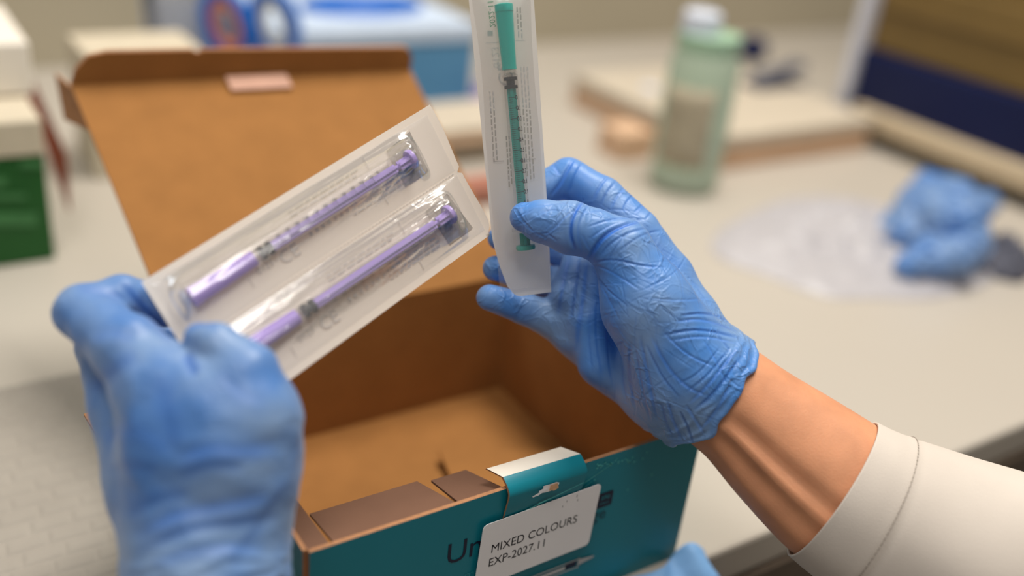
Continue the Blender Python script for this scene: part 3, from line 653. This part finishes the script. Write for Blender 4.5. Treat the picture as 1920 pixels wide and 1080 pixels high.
# ------------------------------------------------------------------ pouches
def pouch_frame(c):      # c: four corners A(u0,v0) B(u1,v0) C(u1,v1) D(u0,v1)
    c = [np.array(x) for x in c]; n = unit(np.cross(c[1]-c[0], c[3]-c[0]));
    if n@(CAM-c[0]) < 0: n = -n
    def Q(u, v, h=0): return (1-v)*((1-u)*c[0]+u*c[1])+v*((1-u)*c[3]+u*c[2])+n*h
    return Q, n
def solve_uv(Q, px, py, h=0):
    u, v = .5, .5
    for _ in range(14):
        p = proj(Q(u, v, h))[0]; e = np.array([px-p[0], py-p[1]])
        pu = proj(Q(u+1e-3, v, h))[0]; pv = proj(Q(u, v+1e-3, h))[0]
        Jm = np.array([[pu[0]-p[0], pv[0]-p[0]], [pu[1]-p[1], pv[1]-p[1]]])/1e-3; d = np.linalg.solve(Jm, e); u += d[0]; v += d[1]
    return u, v
def syringe(Q, n, p0, p1, col, label, roll_side=1, ang0=.35, name='syringe'):
    hh = .0044
    a = Q(*solve_uv(Q, *p0, hh), hh); b = Q(*solve_uv(Q, *p1, hh), hh); L = np.linalg.norm(b-a); t = (b-a)/L
    nn = unit(n-n.dot(t)*t); sd = np.cross(nn, t)*roll_side
    root = thing(name, a, label, 'syringe'); c = M[col]
    s = L/.125
    rb = .0033
    MB().lathe(a, t, [(0, .0026), (.0006, .0045), (.004, .0045), (.0042, .0043), (.245*L, .0035), (.262*L, .0036), (.262*L, .0026)]).build('needle_cap', c, root, True)
    MB().lathe(a, t, [(.258*L, .0030), (.285*L, .0030), (.288*L, .0018), (.30*L, .0016)]).build('hub', M['clear'], root, True)
    MB().lathe(a, t, [(.29*L, .0006), (.292*L, .0033), (.304*L, .0033), (.306*L, .0021), (.324*L, .0021), (.326*L, .0033), (.338*L, .0033), (.340*L, .001)]).build('rubber_stopper', M['rubber'], root, True)
    MB().lathe(a, t, [(.275*L, .0022), (.285*L, .0037), (.905*L, .0037), (.908*L, .0062), (.922*L, .0062), (.922*L, .0037)], 36, cap=False).build('barrel', M['clear'], root, True)
    # plunger: cross-shaped rod, waist, thick end, thumb disc
    mb = MB()
    wd = .0022
    for (d1, d2) in ((sd, nn), (nn, sd)):
        for s0, s1, w2 in ((.338, .915, wd), (.93, .985, .0025)):
            q = [a+t*L*s_+d1*w2*i+d2*.0008*j for s_ in (s0, s1) for i, j in ((-1, -1), (1, -1), (1, 1), (-1, 1))]
            mb.add(q, [(0, 1, 2, 3), (7, 6, 5, 4), (0, 4, 5, 1), (1, 5, 6, 2), (2, 6, 7, 3), (3, 7, 4, 0)])
    mb.tube([a+t*L*.912, a+t*L*.932], .0011, 12)
    mb.lathe(a, t, [(.98*L, .0010), (.981*L, .0047), (.990*L, .0050), (.999*L, .0047), (1.0*L, .001)])
    mb.build('plunger', c, root, True)
    # graduation
    mb = MB(); R = .00385
    def cyl(x, ang): return a+t*x+R*(math.cos(ang)*nn+math.sin(ang)*sd)
    def tick(x, a0, a1, w_=.00018):
        k = 6; V = [cyl(x+e, a0+(a1-a0)*i/k) for e in (-w_, w_) for i in range(k+1)]; mb.add(V, [(i, i+1, i+k+2, i+k+1) for i in range(k)])
    x0, x1 = .375*L, .80*L
    for i in range(51):
        x = x0+(x1-x0)*i/50; tick(x, ang0-.85, ang0-.30 if i % 5 else ang0, .00009 if i % 5 else .00016)
    for i in range(11):
        x = x0+(x1-x0)*i/10; s_ = '%.1f' % (i/10) if i else '0'
        V, Fc = text_verts(s_, 1, 0, .03); V = V.copy(); V[:, 0] -= V[:, 0].min(); sz = .0030
        mb.add([cyl(x-(v[1]-.35)*sz, ang0+v[0]*sz/R) for v in V], Fc)
    V, Fc = text_verts('mL', 1, 0, .015); V = V.copy(); V[:, 0] -= V[:, 0].min()
    mb.add([cyl(x1+.0040-(v[1]-.35)*.0028, ang0+v[0]*.0026/R) for v in V], Fc)
    mb.build('graduation_marks', M['ink'], root)
    return root, a, t, L, nn, sd
nzf = lambda x, y, z=0: mnoise.noise(Vector((x, y, z)))
# twin pouch
cA, cB, cC, cD = P(265, 530, .4300), P(806, 196, .4960), P(925, 436, .4980), P(433, 794, .4180)
Qt, nt_ = pouch_frame([cA, cB, cC, cD])
twin = thing('syringe_pouch', Qt(.5, .5), 'twin paper and film pouch with two purple syringes held by the blurred glove', 'pouch')
bend = lambda u, v: .0016*math.sin(3.1*u+.4)-.0015*abs(v-.5)*math.sin(4*u)
def endshape(u, v):       # torn end edge with a notch at the perforation
    if u > .999: 
        return u+(-.020 if abs(v-.5) < .02 else (.004*math.sin(9*v)))-(.030*max(0, (v-.90)/.10)**2)
    return u
grid(60, 41, lambda u, v: Qt(endshape(u, v), v, bend(u, v)), 'paper_backing', M['backing'], twin)
per = MB()
for k in range(70):
    u = .04+.93*k/70; per.add([Qt(u, .4975, .00035+bend(u, .5)), Qt(u+.009, .4975, .00035+bend(u, .5)), Qt(u+.009, .5015, .00035+bend(u, .5)), Qt(u, .5015, .00035+bend(u, .5))], [(0, 1, 2, 3)])
per.build('perforation', M['greyink'], twin)
def film_fn(Q, a0, a1, v0, v1, hgt, wr, seed, flat=None):
    # a0,a1: syringe axis ends in (u,v)
    def f(s, q):
        u = .02+.955*s; v = v0+(v1-v0)*q
        tt = min(1, max(0, (u-a0[0])/(a1[0]-a0[0]))); vc = a0[1]+(a1[1]-a0[1])*tt; x = (v-vc)/(v1-v0)
        end = min(1, max(0, (u-(a0[0]-.05))/.05))*min(1, max(0, ((a1[0]+.045)-u)/.05))
        end = end*end*(3-2*end); prof = math.exp(-(x/.20)**2)**.8+.25*math.exp(-(x/.36)**4)
        h = .0009+hgt*end*min(1, prof)
        tail = math.exp(-((u-a1[0]+.03)/.06)**2)+.5*math.exp(-((u-a0[0])/.05)**2); h += wr*end*(.35*nzf(u*3+seed, v*14, seed)+.35*abs(nzf(u*5+x*4, x*12, seed+4))+tail*(.32*abs(nzf(u*17+x*6, x*7, seed+2))))*(.3+prof)
        if flat: h = h*flat(u, v)+.0009
        h = .0003+(h-.0003)*min(1, 14*min(q, 1-q), 30*min(s, 1-s))
        return Q(u, v, h+bend(u, v) if Q is Qt else h)
    return f
S1 = syringe(Qt, nt_, (357, 560), (774, 296), 'purple', 'upper purple-capped 1 mL syringe in the twin pouch, graduation showing')
S2 = syringe(Qt, nt_, (440, 672), (846, 400), 'purple', 'lower purple-capped syringe in the twin pouch, cap end under the blue thumb', -1, 2.1)
a0, a1 = solve_uv(Qt, 357, 560, .005), solve_uv(Qt, 774, 296, .005); b0, b1 = solve_uv(Qt, 440, 672, .005), solve_uv(Qt, 846, 400, .005)
grid(200, 60, film_fn(Qt, a0, a1, .05, .485, .0098, .0016, 3.1), 'film', M['film'], twin)
grid(200, 60, film_fn(Qt, b0, b1, .515, .95, .0098, .0016, 8.7), 'film', M['film'], twin)
def back_print(Q, root, axis0, axis1, vs, side, name, bendf=lambda u, v: 0, sq=None, scale=1.0):
    # print on the far side of the paper, read through it: mirrored
    mb = MB(); U = Q(1, .5)-Q(0, .5); Lm = np.linalg.norm(U)
    def pt(u, v): return Q(u, v, .00045+bendf(u, v))
    def rect(u0, u1, v0, v1, m=0): mb.add([pt(u0, v0), pt(u1, v0), pt(u1, v1), pt(u0, v1)], [(0, 1, 2, 3)], m)
    Vm = np.linalg.norm(Q(.5, 1)-Q(.5, 0))
    def txt(s, u, v, size, m=0, mirror=-1):
        V, Fc = text_verts(s, 1, 0, .01); V = V.copy(); V[:, 0] -= V[:, 0].min()
        mb.add([pt(u+x[0]*size/Lm, v+mirror*x[1]*size/Vm) for x in V], Fc, m)
    for (v, m) in vs:
        txt('0123', .275, v+.09*m, .0045); txt('CE', .352, v+.12*m, .0085, 0)
        x = .46
        for k in range(7): rect(x, x+.010, v+.036*m, v+.062*m); x += .022
        for r in range(3):
            x = .61
            while x < .80:
                l = rng.uniform(.008, .026); rect(x, x+l, v+(.03+.03*r)*m, v+(.042+.03*r)*m); x += l+.006
    return mb, rect
mb, rect = back_print(Qt, twin, None, None, ((.27, 1), (.76, 1)), 1, 'x', bend)
for v0, v1 in ((.10, .43), (.60, .93)): rect(.245, .2475, v0+.24, v0+.31); rect(.72, .7225, v0-.03, v0+.06); rect(.72, .7225, v1-.12, v1)
for r in range(2):
    x = .44
    while x < .68:
        l = rng.uniform(.01, .03); rect(x, x+l, .115+.03*r, .127+.03*r); rect(x, x+l, .60+.03*r, .612+.03*r); x += l+.007
mb.build('backing_print', M['greyink'], twin)
mb = MB()
for pts in ([(724, 285), (768, 248), (803, 322), (760, 352)], [(797, 398), (838, 364), (886, 428), (843, 460)]):
    uv = [solve_uv(Qt, *p) for p in pts]; mb.add([Qt(u, v, .0006+bend(u, v)) for u, v in uv], [(0, 1, 2, 3)])
    c = np.mean(uv, 0)
    for k in range(3):
        e = .55+.1*k; q0 = np.array(uv[1])*.82+np.array(uv[0])*.18; q1 = np.array(uv[2])*.82+np.array(uv[3])*.18; m0 = q0+(q1-q0)*(.12+.3*k)
        mb.add([Qt(m0[0]-.008, m0[1], .0008+bend(*m0)), Qt(m0[0]+.008, m0[1]-.010, .0008+bend(*m0)), Qt(m0[0]+.006, m0[1]+.018, .0008+bend(*m0))], [(0, 1, 2)], 1)
mb.build('grey_square_print', [M['greysq'], M['backing']], twin)

# green syringe pouch
gA, gB, gC, gD = P(872, -70, .4850), P(934, 562, .5105), P(1037, 548, .5115), P(996, -75, .4860)
Qg, ng = pouch_frame([gA, gB, gC, gD])
gp = thing('syringe_pouch', Qg(.5, .5), 'single upright pouch holding the teal-capped syringe pinched by thumb', 'pouch')
def edgeg(u, v):          # the pouch bows between its ends and has cut corners
    vv = v+.035*math.sin(u*3.0)*(.5-v)*0-.10*max(0, (u-.72)/.28)*(1-v)*0
    uu = u
    if u > .9: uu = u-.02*max(0, (.18-v)/.18)**2*(u-.9)/.1
    k = max(0, (u-.80)/.20); vv = v+.22*k**1.3*(1-v)+(-.03*k*v)
    return uu-.010*max(0, (u-.985)/.015)*max(0, 1-v*4), vv
bg_ = lambda u, v: .0012*math.sin(5*u)
grid(60, 25, lambda u, v: Qg(*edgeg(u, v), bg_(u, v)-.0004), 'paper_backing', M['backing2'], gp)
SG = syringe(Qg, ng, (944, 6), (986, 468), 'green', 'teal-capped 1 mL syringe inside the single upright pouch')
g0, g1 = solve_uv(Qg, 944, 6, .005), solve_uv(Qg, 986, 468, .005)
grid(200, 50, film_fn(Qg, g0, g1, .05, .95, .0096, .0010, 5.5), 'film', M['film2'], gp)
mb = MB()
def gpt(px, py): return Qg(*solve_uv(Qg, px, py), .0006)
def gtext(s, px, py, size, m=0, dirpx=(0, -1), mirror=-1):
    o_ = gpt(px, py); r = unit(gpt(px+dirpx[0]*20+(-2), py+dirpx[1]*20)-o_); u = unit(np.cross(ng, r))*mirror; put_text(mb, s, o_, r, u, size, m)
gtext('2022-11', 919, 52, .0040, 1); gtext('0123', 925, 128, .0052); gtext('CE', 936, 162, .0105)
def glines(px0, py0, py1, nl, gap, m=0):
    for r in range(nl):
        y = py0
        while y < py1:
            l = rng.uniform(4, 12); x = px0+gap*r+(y-py0)*.062
            mb.add([gpt(x, y), gpt(x+2.6, y), gpt(x+2.9, y+l), gpt(x+.3, y+l)], [(0, 1, 2, 3)], m); y += l+3
glines(917, 172, 300, 2, 6); glines(975, 125, 330, 3, 6); glines(968, 14, 64, 2, 6); glines(948, 255, 345, 2, 5)
for x0, x1, y in ((910, 935, 80), (966, 984, 76), (925, 945, 302), (985, 1004, 298)):
    mb.add([gpt(x0, y), gpt(x1, y-1), gpt(x1, y+.6), gpt(x0, y+1.6)], [(0, 1, 2, 3)])
mb.add([gpt(914, 58), gpt(924, 58), gpt(924, 68), gpt(914, 68)], [(0, 1, 2, 3)], 1)
mb.build('backing_print', [M['greyink'], M['greenink']], gp)

# ------------------------------------------------------------------ bench pad, near left
def padf(u, v):
    x = -.62+(.375)*u; y = .005+.33*v
    row = y/.0125; k = math.floor(row); fy = row-k; fx = (x/.022+.5*(k % 2)+.15*math.sin(k*1.7)) % 1
    e = min(min(fy, 1-fy)*.0125, min(fx, 1-fx)*.022); h = .0012*(1-math.exp(-(e/.0014)**2))
    return (x+.002*math.sin(y*40), y, .0012+h+.0006*nzf(x*30, y*30)+.002*max(0, nzf(x*6, y*6, 3)))
pd = grid(260, 240, padf, 'absorbent_pad', M['pad'], None, thick=0)
tag(pd, 'quilted absorbent paper pad lying on the bench left of the blurred glove', 'pad')

# ------------------------------------------------------------------ background things
def bxp(mb, lo, hi, m=0): return mb.box(lo, hi, m)
g0 = G(105, 486); gy = g0[1]
gc = thing('carton', (g0[0]-.1, gy, 0), 'dark green carton with cream top at the far left of the bench', 'carton')
zt = onax(100, 287, 1, gy)[2]; zt2 = onax(100, 212, 1, gy)[2]
MB().box((g0[0]-.26, gy, 0), (g0[0], gy+.16, zt)).build('body', M['carton_green'], gc, bevel=.002)
MB().box((g0[0]-.262, gy-.002, zt), (g0[0]+.001, gy+.16, zt+.030)).build('top_edge', M['cream'], gc, bevel=.002)
mb = MB()
for (x0, x1, y0, y1) in ((0, 70, 398, 424), (0, 48, 362, 374), (0, 12, 330, 350), (38, 80, 300, 315)):
    q = [onax(x, y, 1, gy-.0015) for x, y in ((x0-20*(x0 == 0), y1), (x1, y1), (x1, y0), (x0-20*(x0 == 0), y0))]; mb.add(q, [(0, 1, 2, 3)])
mb.build('printed_band', M['carton_text'], gc)
q = [P(28, 95, .93), P(70, 160, .93), P(133, 400, .87), P(104, 330, .86)]
MB().panel([P(22, 92, .95), P(62, 150, .93), P(126, 290, .88), P(132, 398, .86), ][:4], .003, (0, 0, 0)).build('open_flap', [M['redbrown']], gc)
q0 = onax(0, 210, 1, gy+.10)
wb = MB().box((q0[0]-.2, gy+.06, zt+.032), (onax(68, 200, 1, gy+.06)[0], gy+.2, onax(40, 80, 1, gy+.06)[2])).build('carton', M['paperwhite'], bevel=.002)
tag(wb, 'plain white carton standing on top of the green carton', 'carton')
# things behind the lid, left
p = onax(180, 215, 1, .86)
tag(MB().box((-.175, .70, 0), (-.06, .78, onax(180, 100, 1, .70)[2])).build('carton', M['cream'], bevel=.003), 'low cream carton behind the left corner of the lid', 'carton')
# cup with scissors
ct = P(335, 70, 1.17); cupx, cupy = ct[0], ct[1]
cup = thing('pen_cup', (cupx, cupy, 0), 'smoky blue-grey plastic cup behind the box lid', 'cup')
MB().lathe((cupx, cupy, 0), (0, 0, 1), [(0, .030), (.004, .033), (.15, .040)], 32, cap=False).build('cup_wall', M['cup'], cup, True)
MB().lathe((cupx, cupy, 0), (0, 0, 1), [(0, .030), (.004, .030)], 32).build('cup_base', M['cup'], cup, True)
pn = MB().tube([(cupx-.022, cupy-.01, .008), (cupx-.034, cupy-.012, .155)], .006, 12).build('marker', M['dark'], None, True); tag(pn, 'dark marker pen standing in the smoky cup', 'marker')
def scissors(px, py, d, inner_, label, w_=.029):
    c = P(px, py, d); root = thing('scissors', (c[0], c[1], .0), label, 'scissors', 'blue-handled scissors behind the lid')
    r1 = unit(RT-np.array((0, 0, RT[2]))); up = np.array((0, 0, 1.)); ang = .25
    a1 = math.cos(ang)*r1+math.sin(ang)*up; a2 = -math.sin(ang)*r1+math.cos(ang)*up
    lp = [c+a1*math.cos(t)*w_*.78+a2*math.sin(t)*w_*1.25 for t in np.linspace(0, 2*math.pi, 29)]
    MB().tube(lp, .0078, 12, cap=False).build('handle', M['vivid'], root, True)
    li = [c+a1*math.cos(t)*w_*.48+a2*math.sin(t)*w_*.88 for t in np.linspace(0, 2*math.pi, 29)]
    MB().tube(li, .0062, 10, cap=False).build('grip_ring', inner_, root, True)
    b = c-a2*w_*1.3; e = np.array((b[0]+.004, b[1], .004)); n_ = unit(np.cross(b-e, r1))
    MB().panel([b-r1*.008, b+r1*.008, e+r1*.003, e-r1*.003], .0025, (0, 0, 0)).build('blade', [M['steel']], root)
hc = P(470, 80, 1.125)
hp = thing('pen_holder', (hc[0], hc[1], 0), 'clear grey desk holder behind the lid that the two scissors stand in', 'holder')
mb = MB(); hz = P(470, 96, 1.10)[2]
for lo_, hi_ in (((-.055, -.03, 0), (.055, .03, .003)), ((-.055, -.03, .003), (.055, -.028, hz)), ((-.055, .028, .003), (.055, .03, hz)), ((-.055, -.028, .003), (-.053, .028, hz)), ((.053, -.028, .003), (.055, .028, hz)), ((-.001, -.028, .003), (.001, .028, hz))):
    mb.box((hc[0]+lo_[0], hc[1]+lo_[1], lo_[2]), (hc[0]+hi_[0], hc[1]+hi_[1], hi_[2]))
mb.build('holder_walls', M['cup'], hp)
scissors(425, 46, 1.12, M['orange'], 'blue-handled scissors with orange inner ring, handle up behind the lid')
scissors(515, 46, 1.13, M['greypl'], 'blue-handled scissors with grey inner ring, handle up behind the lid')
# light blue glove box
yb = .80; q1 = onax(560, 190, 1, yb); q2 = onax(884, 178, 1, yb); zf = onax(830, 78, 1, yb)[2]
gb = thing('glove_box', ((q1[0]+q2[0])/2, yb+.1, 0), 'light blue glove dispenser box behind the lid with a vivid blue oval opening', 'box')
gx0, gx1 = q1[0]-.03, q2[0]
MB().box((gx0, yb, 0), (gx1, yb+.26, zf)).build('body', M['bluebox'], gb, bevel=.002)
MB().box((gx0-.002, yb-.003, zf), (gx1+.002, yb+.26, zf+.022)).build('lid', M['paleblue'], gb, bevel=.003)
oc = onax(680, 14, 2, zf+.0235); ring_ = [(oc[0]+.075*math.cos(t)-.0*math.sin(t), oc[1]+.035*math.sin(t), zf+.024) for t in np.linspace(0, 2*math.pi, 33)]
MB().tube(ring_, .010, 10, cap=False).build('opening_rim', M['vivid'], gb, True)
# paper stack and small cards right of the lid
NB = ('brown notebook at the bottom of the stack behind the pouch', 'cream notebook second from the bottom of the stack', 'brown notebook in the middle of the stack', 'cream notebook fourth up in the stack', 'cream notebook topmost in the stack behind the pouch')
for k in range(5):
    z = .009*k; c = G(880, 300); o_ = MB().box((c[0]-.09+.006*math.sin(k*2), c[1]-.01+.004*math.cos(k), z), (c[0]+.07, c[1]+.09, z+.0080)).build('notebook', M[('taupe', 'paper', 'taupe', 'tan', 'paper')[k]], bevel=.001)
    tag(o_, NB[k], 'notebook', 'stack of notebooks behind the pouch')
c = G(905, 378); tag(MB().box((c[0]-.035, c[1]-.01, 0), (c[0]+.035, c[1]+.03, .020)).build('card_box', M['pink'], bevel=.002), 'small reddish pink card box between the two pouches', 'box')
c = G(893, 222); tag(MB().lathe((c[0], c[1], 0), (0, 0, 1), [(0, .010), (.032, .010), (.036, .006), (.048, .006)], 24).build('vial', M['lilac'], None, True), 'small lilac vial in front of the light blue glove box', 'vial')
# bottle
b0 = G(1284, 366); bz = b0+np.array((.018, .026, 0)); bz[2] = 0
zs = np.linspace(.05, .6, 200); yy_ = proj(np.stack([np.full(200, bz[0]), np.full(200, bz[1]), zs], 1))[:, 1]; ztop = float(np.interp(-52, -yy_[::1], zs)) if False else float(zs[np.argmin(abs(yy_-48))])
bt = thing('bottle', (bz[0], bz[1], 0), 'pale green translucent bottle with a white cap standing on the bench', 'bottle')
hB = ztop*.86
MB().lathe(bz, (0, 0, 1), [(0, .033), (.004, .038), (.012, .040), (hB*.55, .040), (hB*.93, .039), (hB, .034)], 40).build('body', M['bottle'], bt, True)
MB().lathe(bz, (0, 0, 1), [(hB, .033), (hB+.006, .0355), (hB+.018, .0355)], 36).build('collar', M['bgreen'], bt, True)
MB().lathe(bz-RT*.012+np.array((0, 0, .0)), (0, 0, 1), [(hB+.018, .022), (hB+.04, .021), (hB+.043, .017)], 36).build('cap', M['bcap'], bt, True)
rr = unit(np.array((RT[0], RT[1], 0))); fr = unit(np.array((FW[0], FW[1], 0)))
def lab(u, v):
    th = math.radians(205+85*u); R = .0408; return bz+R*(math.cos(th)*rr+math.sin(th)*fr)+np.array((0, 0, hB*(.22+.56*v)))
grid(20, 6, lab, 'side_label', M['contents'], bt, thick=.0004)
# tray/box behind the bottle
t0, t1 = G(1385, 285), G(1640, 292)
tr = thing('flat_box', ((t0[0]+t1[0])/2, t0[1]+.1, 0), 'wide low box with tan front and cream lid behind the bottle', 'box')
MB().box((.50, .51, 0), (.80, .80, .030)).build('body', M['tan'], tr, bevel=.003)
MB().box((.497, .507, .030), (.803, .80, .046)).build('lid', M['paper'], tr, bevel=.003)
c = P(1195, 300, 1.2); c = G(1195, 300); tag(MB().box((c[0]-.028, c[1]-.0, 0), (c[0]+.022, c[1]+.05, .035)).build('card_box', M['tan'], bevel=.002), 'small tan card box left of the green bottle', 'box')
c = G(1208, 228); tag(MB().lathe((c[0], c[1], 0), (0, 0, 1), [(0, .018), (.03, .018), (.034, .012), (.05, .012)], 24).build('jar', M['bcap'], None, True), 'small white jar left of the green bottle', 'jar')
c = G(1412, 118); c = P(1412, 92, 1.62); j = thing('stamp', (c[0], c[1], 0), 'small navy knob-topped stamp behind the flat box', 'stamp')
MB().lathe((c[0], c[1], 0), (0, 0, 1), [(0, .022), (.02, .022), (.03, .009), (c[2]-.015, .009)], 20).build('base', M['greypl'], j, True)
MB().lathe((c[0], c[1], 0), (0, 0, 1), [(c[2]-.02, .008), (c[2]-.012, .021), (c[2], .025), (c[2]+.012, .021), (c[2]+.02, .008)], 20).build('knob', M['navy'], j, True)
c = P(1450, 155, 1.22); z0_ = .0465
pl = thing('hole_punch', (.70, .66, z0_), 'dark grey hole punch on the low cream box', 'hole punch')
c = onax(1450, 160, 2, z0_)
MB().box((c[0]-.05, c[1]-.02, z0_), (c[0]+.05, c[1]+.02, z0_+.006)).build('base', M['dgrey'], pl, bevel=.002)
MB().add([(c[0]-.045, c[1]-.012, z0_+.006), (c[0]+.05, c[1]-.012, z0_+.024), (c[0]+.05, c[1]+.012, z0_+.024), (c[0]-.045, c[1]+.012, z0_+.006), (c[0]-.045, c[1]-.012, z0_+.012), (c[0]+.05, c[1]-.012, z0_+.034), (c[0]+.05, c[1]+.012, z0_+.034), (c[0]-.045, c[1]+.012, z0_+.012)], [(0, 3, 2, 1), (4, 5, 6, 7), (0, 1, 5, 4), (1, 2, 6, 5), (2, 3, 7, 6), (3, 0, 4, 7)]).build('lever', M['dgrey'], pl, bevel=.002)
# equipment on the right
ex = .83
ey1 = onax(1605, 140, 0, ex)[1]
znt = onax(1740, 128, 0, ex)[2]; rzt = onax(1787, 266, 0, ex-.02)[2]; rzb = onax(1782, 308, 0, ex-.02)[2]
eq = thing('lab_cabinet', (ex+.2, ey1-.3, 0), 'large bench-top cabinet with navy panel, olive-gold upper part and beige base rail', 'cabinet')
MB().box((ex, ey1-.8, rzb+.002), (ex+.45, ey1, znt)).build('navy_panel', M['navy'], eq, bevel=.004)
MB().box((ex+.01, ey1-.8, znt), (ex+.45, ey1, znt+.16)).build('upper_panel', M['gold'], eq, bevel=.004)
MB().box((ex+.004, ey1-.8, znt+.055), (ex+.012, ey1-.01, znt+.10)).build('upper_rail', M['gold'], eq, bevel=.003)
MB().box((ex-.012, ey1, .0), (ex+.45, ey1+.016, znt+.18)).build('end_panel', M['lightblue'], eq, bevel=.003)
MB().box((ex-.020, ey1-.8, rzb), (ex+.01, ey1-.02, rzt)).build('base_rail', M['rail'], eq, bevel=.004)
MB().box((ex+.012, ey1-.79, .0), (ex+.30, ey1-.03, rzb+.001)).build('gap_shade', M['dark'], eq)  # dark block standing in for the shaded gap under the base rail
# crumpled bag and discarded glove
def lumps(name, cx, cy, sx, sy, hgt, matr, label, cat, seed, rough=1.0, n=90, parent=None):
    def f(u, v):
        a, b_ = 2*u-1, 2*v-1; r = math.hypot(a, b_); r2 = max(abs(a), abs(b_)); k = r2/max(r, 1e-6) if r > 1e-6 else 1
        a2, b2 = a*k, b_*k; rr_ = math.hypot(a2, b2); w_ = 1+.22*nzf(a2*1.5+seed, b2*1.5, seed)
        env = max(0, 1-rr_**2)**.6
        h = hgt*env*(.55+.55*nzf(a2*2+seed, b2*2, seed)+rough*.6*abs(nzf(a2*5, b2*5, seed+2))+rough*.25*abs(nzf(a2*11, b2*11, seed+5)))
        return (cx+a2*sx*w_, cy+b2*sy*w_, .001+max(0, h))
    o_ = grid(n, n, f, name, matr, parent); 
    if cat: tag(o_, label, cat)
    return o_
c = G(1600, 462); lumps('plastic_bag', c[0], c[1], .16, .115, .022, M['bag'], 'crumpled clear white plastic bag flat on the bench', 'bag', 4.2, rough=.9)
cg = G(1765, 440)
def dj(px, py, dz, r): 
    p = proj(G(px, py, dz))[0]; return (px, py, p[2]*1000, r)
gj = [[dj(1700, 440, .025, 38), dj(1745, 390, .045, 48), dj(1790, 420, .045, 58), dj(1810, 460, .03, 46)], [dj(1700, 380, .04, 22), dj(1740, 345, .05, 26), dj(1790, 370, .05, 40)],
      [dj(1665, 425, .02, 20), dj(1700, 400, .035, 28), dj(1750, 400, .05, 40)], [dj(1700, 500, .02, 24), dj(1745, 470, .03, 34)], [dj(1850, 380, .04, 24), dj(1810, 400, .05, 40)], [dj(1740, 500, .02, 20), dj(1790, 480, .03, 40)]]
def disc_fn(Pt):
    o_ = None
    for c_ in gj: q = chain(Pt, c_, 3); o_ = q if o_ is None else smin(o_, q, 3)
    return o_+1.6*np.sin(Pt[0]*.33+2*np.sin(Pt[1]*.21))*np.sin(Pt[1]*.37+Pt[2]*.2)
lo, hi = bounds(sum(gj, []), 6)
dg_ = body('discarded_glove', disc_fn, lo, hi, 2.0, M['glove_soft'], None, 1, lump=1.6)
vv = np.empty(len(dg_.data.vertices)*3); dg_.data.vertices.foreach_get('co', vv); vv = vv.reshape(-1, 3); vv[:, 2] = np.maximum(vv[:, 2]-min(0, 0), .002); dg_.data.vertices.foreach_set('co', vv.ravel()); dg_.data.update()
tag(dg_, 'crumpled blue glove dropped on the plastic bag by the cabinet', 'glove')
c = G(1872, 500); lumps('dark_cloth', c[0], c[1], .042, .035, .035, M['dgrey'], 'dark grey crumpled cloth beside the discarded blue glove', 'cloth', 9.1, n=50)
# light blue sheet under the box corner, hanging over the bench edge
def drape(u, v):
    x = -.085+.102*u; s = v*.16
    if s < .03: y, z = -.004-s*.5, .0035-s*.25
    else: y, z = -.019-.006*math.sin((s-.03)*20), -.004-(s-.03)
    top = .010*math.exp(-((u-.9)/.10)**2)*math.exp(-(s/.03)**2)
    return (x+.004*math.sin(s*60+u*4), y-.004*nzf(u*5, s*25, 2)-.003*math.sin(u*14+s*20)-.004, z+top+.004*nzf(u*4, s*9, 7))
dr = grid(70, 60, drape, 'blue_sheet', M['bluecloth'], None, thick=.0006)
tag(dr, 'light blue plastic sheet hanging over the bench edge below the box corner', 'sheet')

for r in ROOTS: child_fix(r)
bpy.context.view_layer.update()
